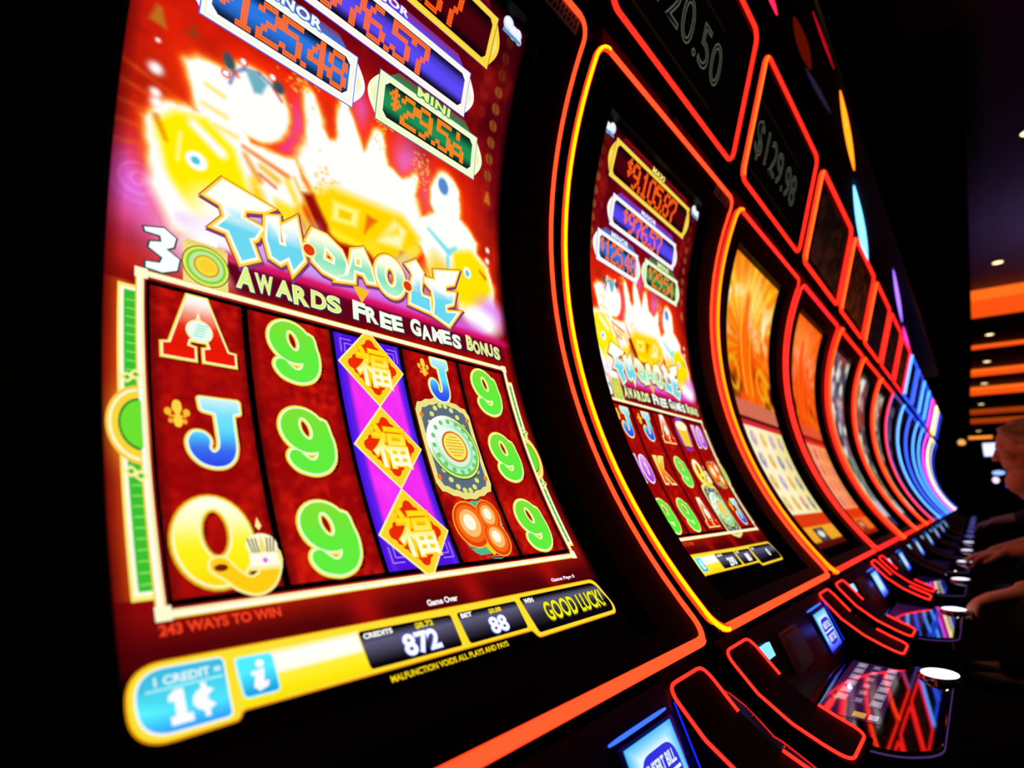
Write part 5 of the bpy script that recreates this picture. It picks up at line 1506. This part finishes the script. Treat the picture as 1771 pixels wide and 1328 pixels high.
def person(label, J, skin, shirt, hair_m, sleeves, hair='short', voxel=.006):
    """J: dict of joints in world space; faces +Y"""
    base = Vector((J['pelvis'][0], J['pelvis'][1], 0))
    t = thing('person', label, 'person', base)
    V = {k: Vector(v) - base for k, v in J.items() if k != 'tilt' and not k.startswith('hd')}
    bm = bmesh.new()
    # torso
    def torso(b, g):
        pel, wa, ch, nk = V['pelvis'], V['waist'], V['chest'], V['neck']
        for s in (-1, 1):
            x = Vector((s * .075, 0, 0))
            chain(b, [pel + x, wa + x * .75, ch + x * 1.1], [.115 + g, .098 + g, .108 + g])
            cap(b, ch + x * 1.1, nk - Vector((0, 0, .06)) + x * .6, .108 + g, .055 + g)
        for a in ('L', 'R'):
            cap(b, ch + Vector((0, 0, .06)), V['sh' + a] if g == 0 or sleeves else (ch + Vector((0, 0, .06))).lerp(V['sh' + a], .35), .085 + g, (.058 if g == 0 or sleeves else .078) + g)
    torso(bm, 0)
    cap(bm, V['neck'] - Vector((0, .01, .05)), V['head'] - Vector((0, .02, .05)), .052, .050)
    # head with face
    hd = V['head']; tilt = J.get('tilt', 0)
    R = Matrix.Rotation(tilt, 3, 'X')
    def H(x, y, z): return hd + R @ Vector((x, y, z))
    ellips(bm, H(0, -.01, .025), (.075, .096, .098), R)
    ellips(bm, H(0, .022, -.045), (.056, .068, .07), R)
    cap(bm, H(0, .062, -.098), H(0, .066, -.094), .020, .018)               # chin
    cap(bm, H(0, .086, .018), H(0, .106, -.022), .0085, .0135)              # nose
    cap(bm, H(-.012, .1, -.026), H(.012, .1, -.026), .0075, .0075)
    for s in (-1, 1):
        cap(bm, H(s * .045, .062, -.012), H(s * .05, .05, -.02), .022, .018) # cheek
        cap(bm, H(s * .014, .084, .034), H(s * .046, .070, .030), .0085, .008) # brow
        cap(bm, H(s * .072, -.005, .012), H(s * .077, -.012, -.022), .013, .008) # ear
        cap(bm, H(s * .076, -.014, .014), H(s * .079, -.018, -.006), .010, .007)
    cap(bm, H(-.019, .083, -.058), H(.019, .083, -.058), .0065, .0065)      # lips
    cap(bm, H(-.016, .081, -.067), H(.016, .081, -.067), .007, .007)
    # legs and feet
    for a, s in (('L', -1), ('R', 1)):
        hip = V['pelvis'] + Vector((s * .09, .0, -.02))
        chain(bm, [hip, V['knee' + a], V['ankle' + a]], [.092, .060, .040])
        cap(bm, V['ankle' + a] - Vector((0, .03, .03)), V['ankle' + a] + Vector((0, .15, -.045)), .038, .03)
        chain(bm, [V['sh' + a], V['el' + a], V['wr' + a]], [.052, .040, .027])
        hdir = Vector(J['hd' + a])
        hand(bm, V['wr' + a], hdir, (0, -.1, -1), 1 if a == 'L' else -1)
    body = remesh(bm, 'body', skin, t, voxel)
    # clothing: shirt and trousers as their own shells a little outside the body
    b = bmesh.new(); torso(b, .010)
    if sleeves > 0:
        for a in ('L', 'R'):
            e = V['sh' + a].lerp(V['el' + a], min(1, sleeves * 2))
            cap(b, V['sh' + a], e, .062, .054)
            if sleeves > .5: cap(b, e, V['el' + a].lerp(V['wr' + a], (sleeves - .5) * 2), .054, .038)
    top = remesh(b, 'shirt', shirt, t, .012)
    b = bmesh.new()
    for a, s in (('L', -1), ('R', 1)):
        hip = V['pelvis'] + Vector((s * .09, .0, -.02))
        chain(b, [hip, V['knee' + a], V['ankle' + a] + Vector((0, 0, .03))], [.106, .074, .056])
    cap(b, V['pelvis'] + Vector((-.08, 0, 0)), V['pelvis'] + Vector((.08, 0, 0)), .12, .12)
    remesh(b, 'trousers', mat('dark_trousers', (.012, .012, .02), .85, noise=.2, nscale=60), t, .012)
    for a in ('L', 'R'):
        b = bmesh.new(); an = V['ankle' + a]
        cap(b, an - Vector((0, .035, .045)), an + Vector((0, .16, -.05)), .044, .036)
        remesh(b, 'shoe', mat('black_shoe', (.01, .01, .01), .4, noise=.1), t, .01)
    # hair
    b = bmesh.new()
    ellips(b, H(0, -.028, .042), (.084, .095, .096), R)
    ellips(b, H(0, -.06, -.01), (.072, .06, .075), R)
    for s in (-1, 1):
        cap(b, H(s * .055, .035, .095), H(s * .074, -.02, .03), .022, .018)
    if hair == 'tied':
        ellips(b, H(0, -.135, .035), (.042, .045, .042), R)
        for k in range(7):
            a = -.9 + k * .3
            cap(b, H(.06 * sin(a), .055 * cos(a), .105), H(.05 * sin(a), -.11, .05), .010, .008, 8)
    hr = remesh(b, 'hair', hair_m, t, .006)
    # eyes
    for s in (-1, 1):
        b = bmesh.new(); ellips(b, H(s * .031, .074, .014), (.0125, .0125, .0105))
        me = bpy.data.meshes.new('eye'); b.to_mesh(me); b.free(); me.materials.append(mat('eye_white', (.6, .58, .55), .2, noise=.02))
        o = bpy.data.objects.new('eye', me); C.objects.link(o); o.parent = t
        b = bmesh.new(); ellips(b, H(s * .031, .0855, .014), (.0055, .0022, .0055))
        me = bpy.data.meshes.new('iris'); b.to_mesh(me); b.free(); me.materials.append(mat('iris_brown', (.03, .015, .008), .1, noise=.05))
        q = bpy.data.objects.new('iris', me); C.objects.link(q); q.parent = o
    return t

SKIN = mat('skin', (.50, .24, .14), .5, spec=.3, noise=.08, nscale=40)
HAIR1 = mat('brown_hair', (.26, .15, .075), .45, noise=.5, nscale=25)
HAIR2 = mat('dark_hair', (.012, .008, .006), .4, noise=.3)
DT = .735
# woman at the fifth machine, leaning towards the screen
person('woman with tied back brown hair in a black top, leaning in at the fifth machine', dict(
    pelvis=(3.44, -1.12, .62), waist=(3.42, -1.04, .80), chest=(3.38, -.88, .98), neck=(3.35, -.80, 1.135), head=(3.33, -.70, 1.262), tilt=-.18,
    shL=(3.17, -.675, 1.115), shR=(3.57, -.78, 1.06), elL=(3.20, -.86, .87), elR=(3.66, -.72, .84), wrL=(3.24, -.60, .82), wrR=(3.60, -.55, .79),
    hdL=(.1, 1, -.25), hdR=(-.1, 1, -.3),
    kneeL=(3.32, -.68, .54), kneeR=(3.54, -.68, .54), ankleL=(3.32, -.56, .30), ankleR=(3.54, -.56, .30)),
    SKIN, mat('black_top', (.008, .008, .010), .8, noise=.2), HAIR1, .0, 'tied', .0055)
# player of the third machine: only the forearm and the hand on the spin button reach into the picture
person('player reaching a bare forearm to the white spin button of the third machine', dict(
    pelvis=(1.88, -1.30, .62), waist=(1.88, -1.28, .80), chest=(1.88, -1.22, 1.0), neck=(1.88, -1.17, 1.17), head=(1.88, -1.12, 1.30), tilt=-.1,
    shL=(1.69, -1.17, 1.11), shR=(2.07, -1.17, 1.11), elL=(1.66, -1.02, .86), elR=(2.13, -.93, .86), wrL=(1.72, -.80, .72), wrR=(2.04, -.59, .80),
    hdL=(.05, 1, -.4), hdR=(-.12, 1, -.30),
    kneeL=(1.77, -.84, .56), kneeR=(1.99, -.84, .56), ankleL=(1.77, -.74, .30), ankleR=(1.99, -.74, .30)),
    SKIN, mat('charcoal_shirt', (.015, .014, .016), .85, noise=.2), HAIR2, .45, 'short', .0055)
# player further along
person('player in dark clothes with both hands on the deck of the ninth machine', dict(
    pelvis=(6.6, -1.26, .60), waist=(6.6, -1.22, .78), chest=(6.59, -1.13, .97), neck=(6.58, -1.06, 1.13), head=(6.58, -1.0, 1.25), tilt=-.2,
    shL=(6.41, -1.07, 1.07), shR=(6.77, -1.07, 1.07), elL=(6.36, -.86, .90), elR=(6.82, -.86, .90), wrL=(6.44, -.60, .84), wrR=(6.72, -.60, .84),
    hdL=(.1, 1, -.3), hdR=(-.1, 1, -.3),
    kneeL=(6.48, -.82, .54), kneeR=(6.72, -.82, .54), ankleL=(6.48, -.70, .30), ankleR=(6.72, -.70, .30)),
    SKIN, mat('burgundy_shirt', (.05, .008, .008), .8, noise=.2), HAIR2, .7, 'short', .009)

# ------------------------------------------------------------------ casino chairs
def chair(x, y, lab):
    t = thing('casino_chair', lab, 'chair', (x, y, 0), 0, 'casino chairs in front of the slot machines')
    leather = mat('black_leather', (.010, .006, .006), .35, noise=.3, nscale=80, bump=.1)
    mb = MB(); pl = round_poly(rect(-.23, -.21, .23, .23), .07, 5); n = len(pl)
    mb.add([(a, b, z) for z in (.43, .52) for a, b in pl], [tuple(range(n))[::-1], tuple(range(n, 2 * n))] + [(i, (i + 1) % n, n + (i + 1) % n, n + i) for i in range(n)])
    mb.build('seat', leather, t, bevel=.015)
    mb = MB()
    pts = []
    prof = round_poly(rect(-.24, .0, .24, .55), [.06, .06, .14, .14], 6); n = len(prof)
    mb.add([(a, -.22 - .10 * b - .05 * (1 - (a / .24) ** 2) + d, .50 + b) for d in (0, .055) for a, b in prof], [tuple(range(n))[::-1], tuple(range(n, 2 * n))] + [(i, (i + 1) % n, n + (i + 1) % n, n + i) for i in range(n)])
    bk = mb.build('backrest', leather, t, bevel=.01)
    mb = MB(); tube(mb, [(a * 1.01, -.22 - .10 * b - .05 * (1 - (a / .24) ** 2) + .027, .50 + b) for a, b in prof], .006, 6, True)
    mb.build('piping', mat('copper_piping', (.35, .12, .08), .3, metal=.8, noise=.1), bk)
    mb = MB(); tube(mb, [(0, 0, .03), (0, 0, .44)], .035, 16); mb.build('column', M_CHROME, t)
    mb = MB(); n = 28
    vs = [(r * cos(2 * pi * i / n), r * sin(2 * pi * i / n), z) for r, z in ((.24, 0), (.24, .015), (.06, .05)) for i in range(n)]
    mb.add(vs, [(a * n + i, a * n + (i + 1) % n, (a + 1) * n + (i + 1) % n, (a + 1) * n + i) for a in range(2) for i in range(n)]); mb.build('base', M_CHROME, t, smooth=True)
    return t
chair(3.44, -1.12, 'black casino chair under the woman at the fifth machine')
chair(1.88, -1.30, 'black casino chair of the player reaching to the third machine')
chair(6.6, -1.26, 'black casino chair of the player at the ninth machine')
chair(1.05, -1.28, 'empty black casino chair in front of the second machine')
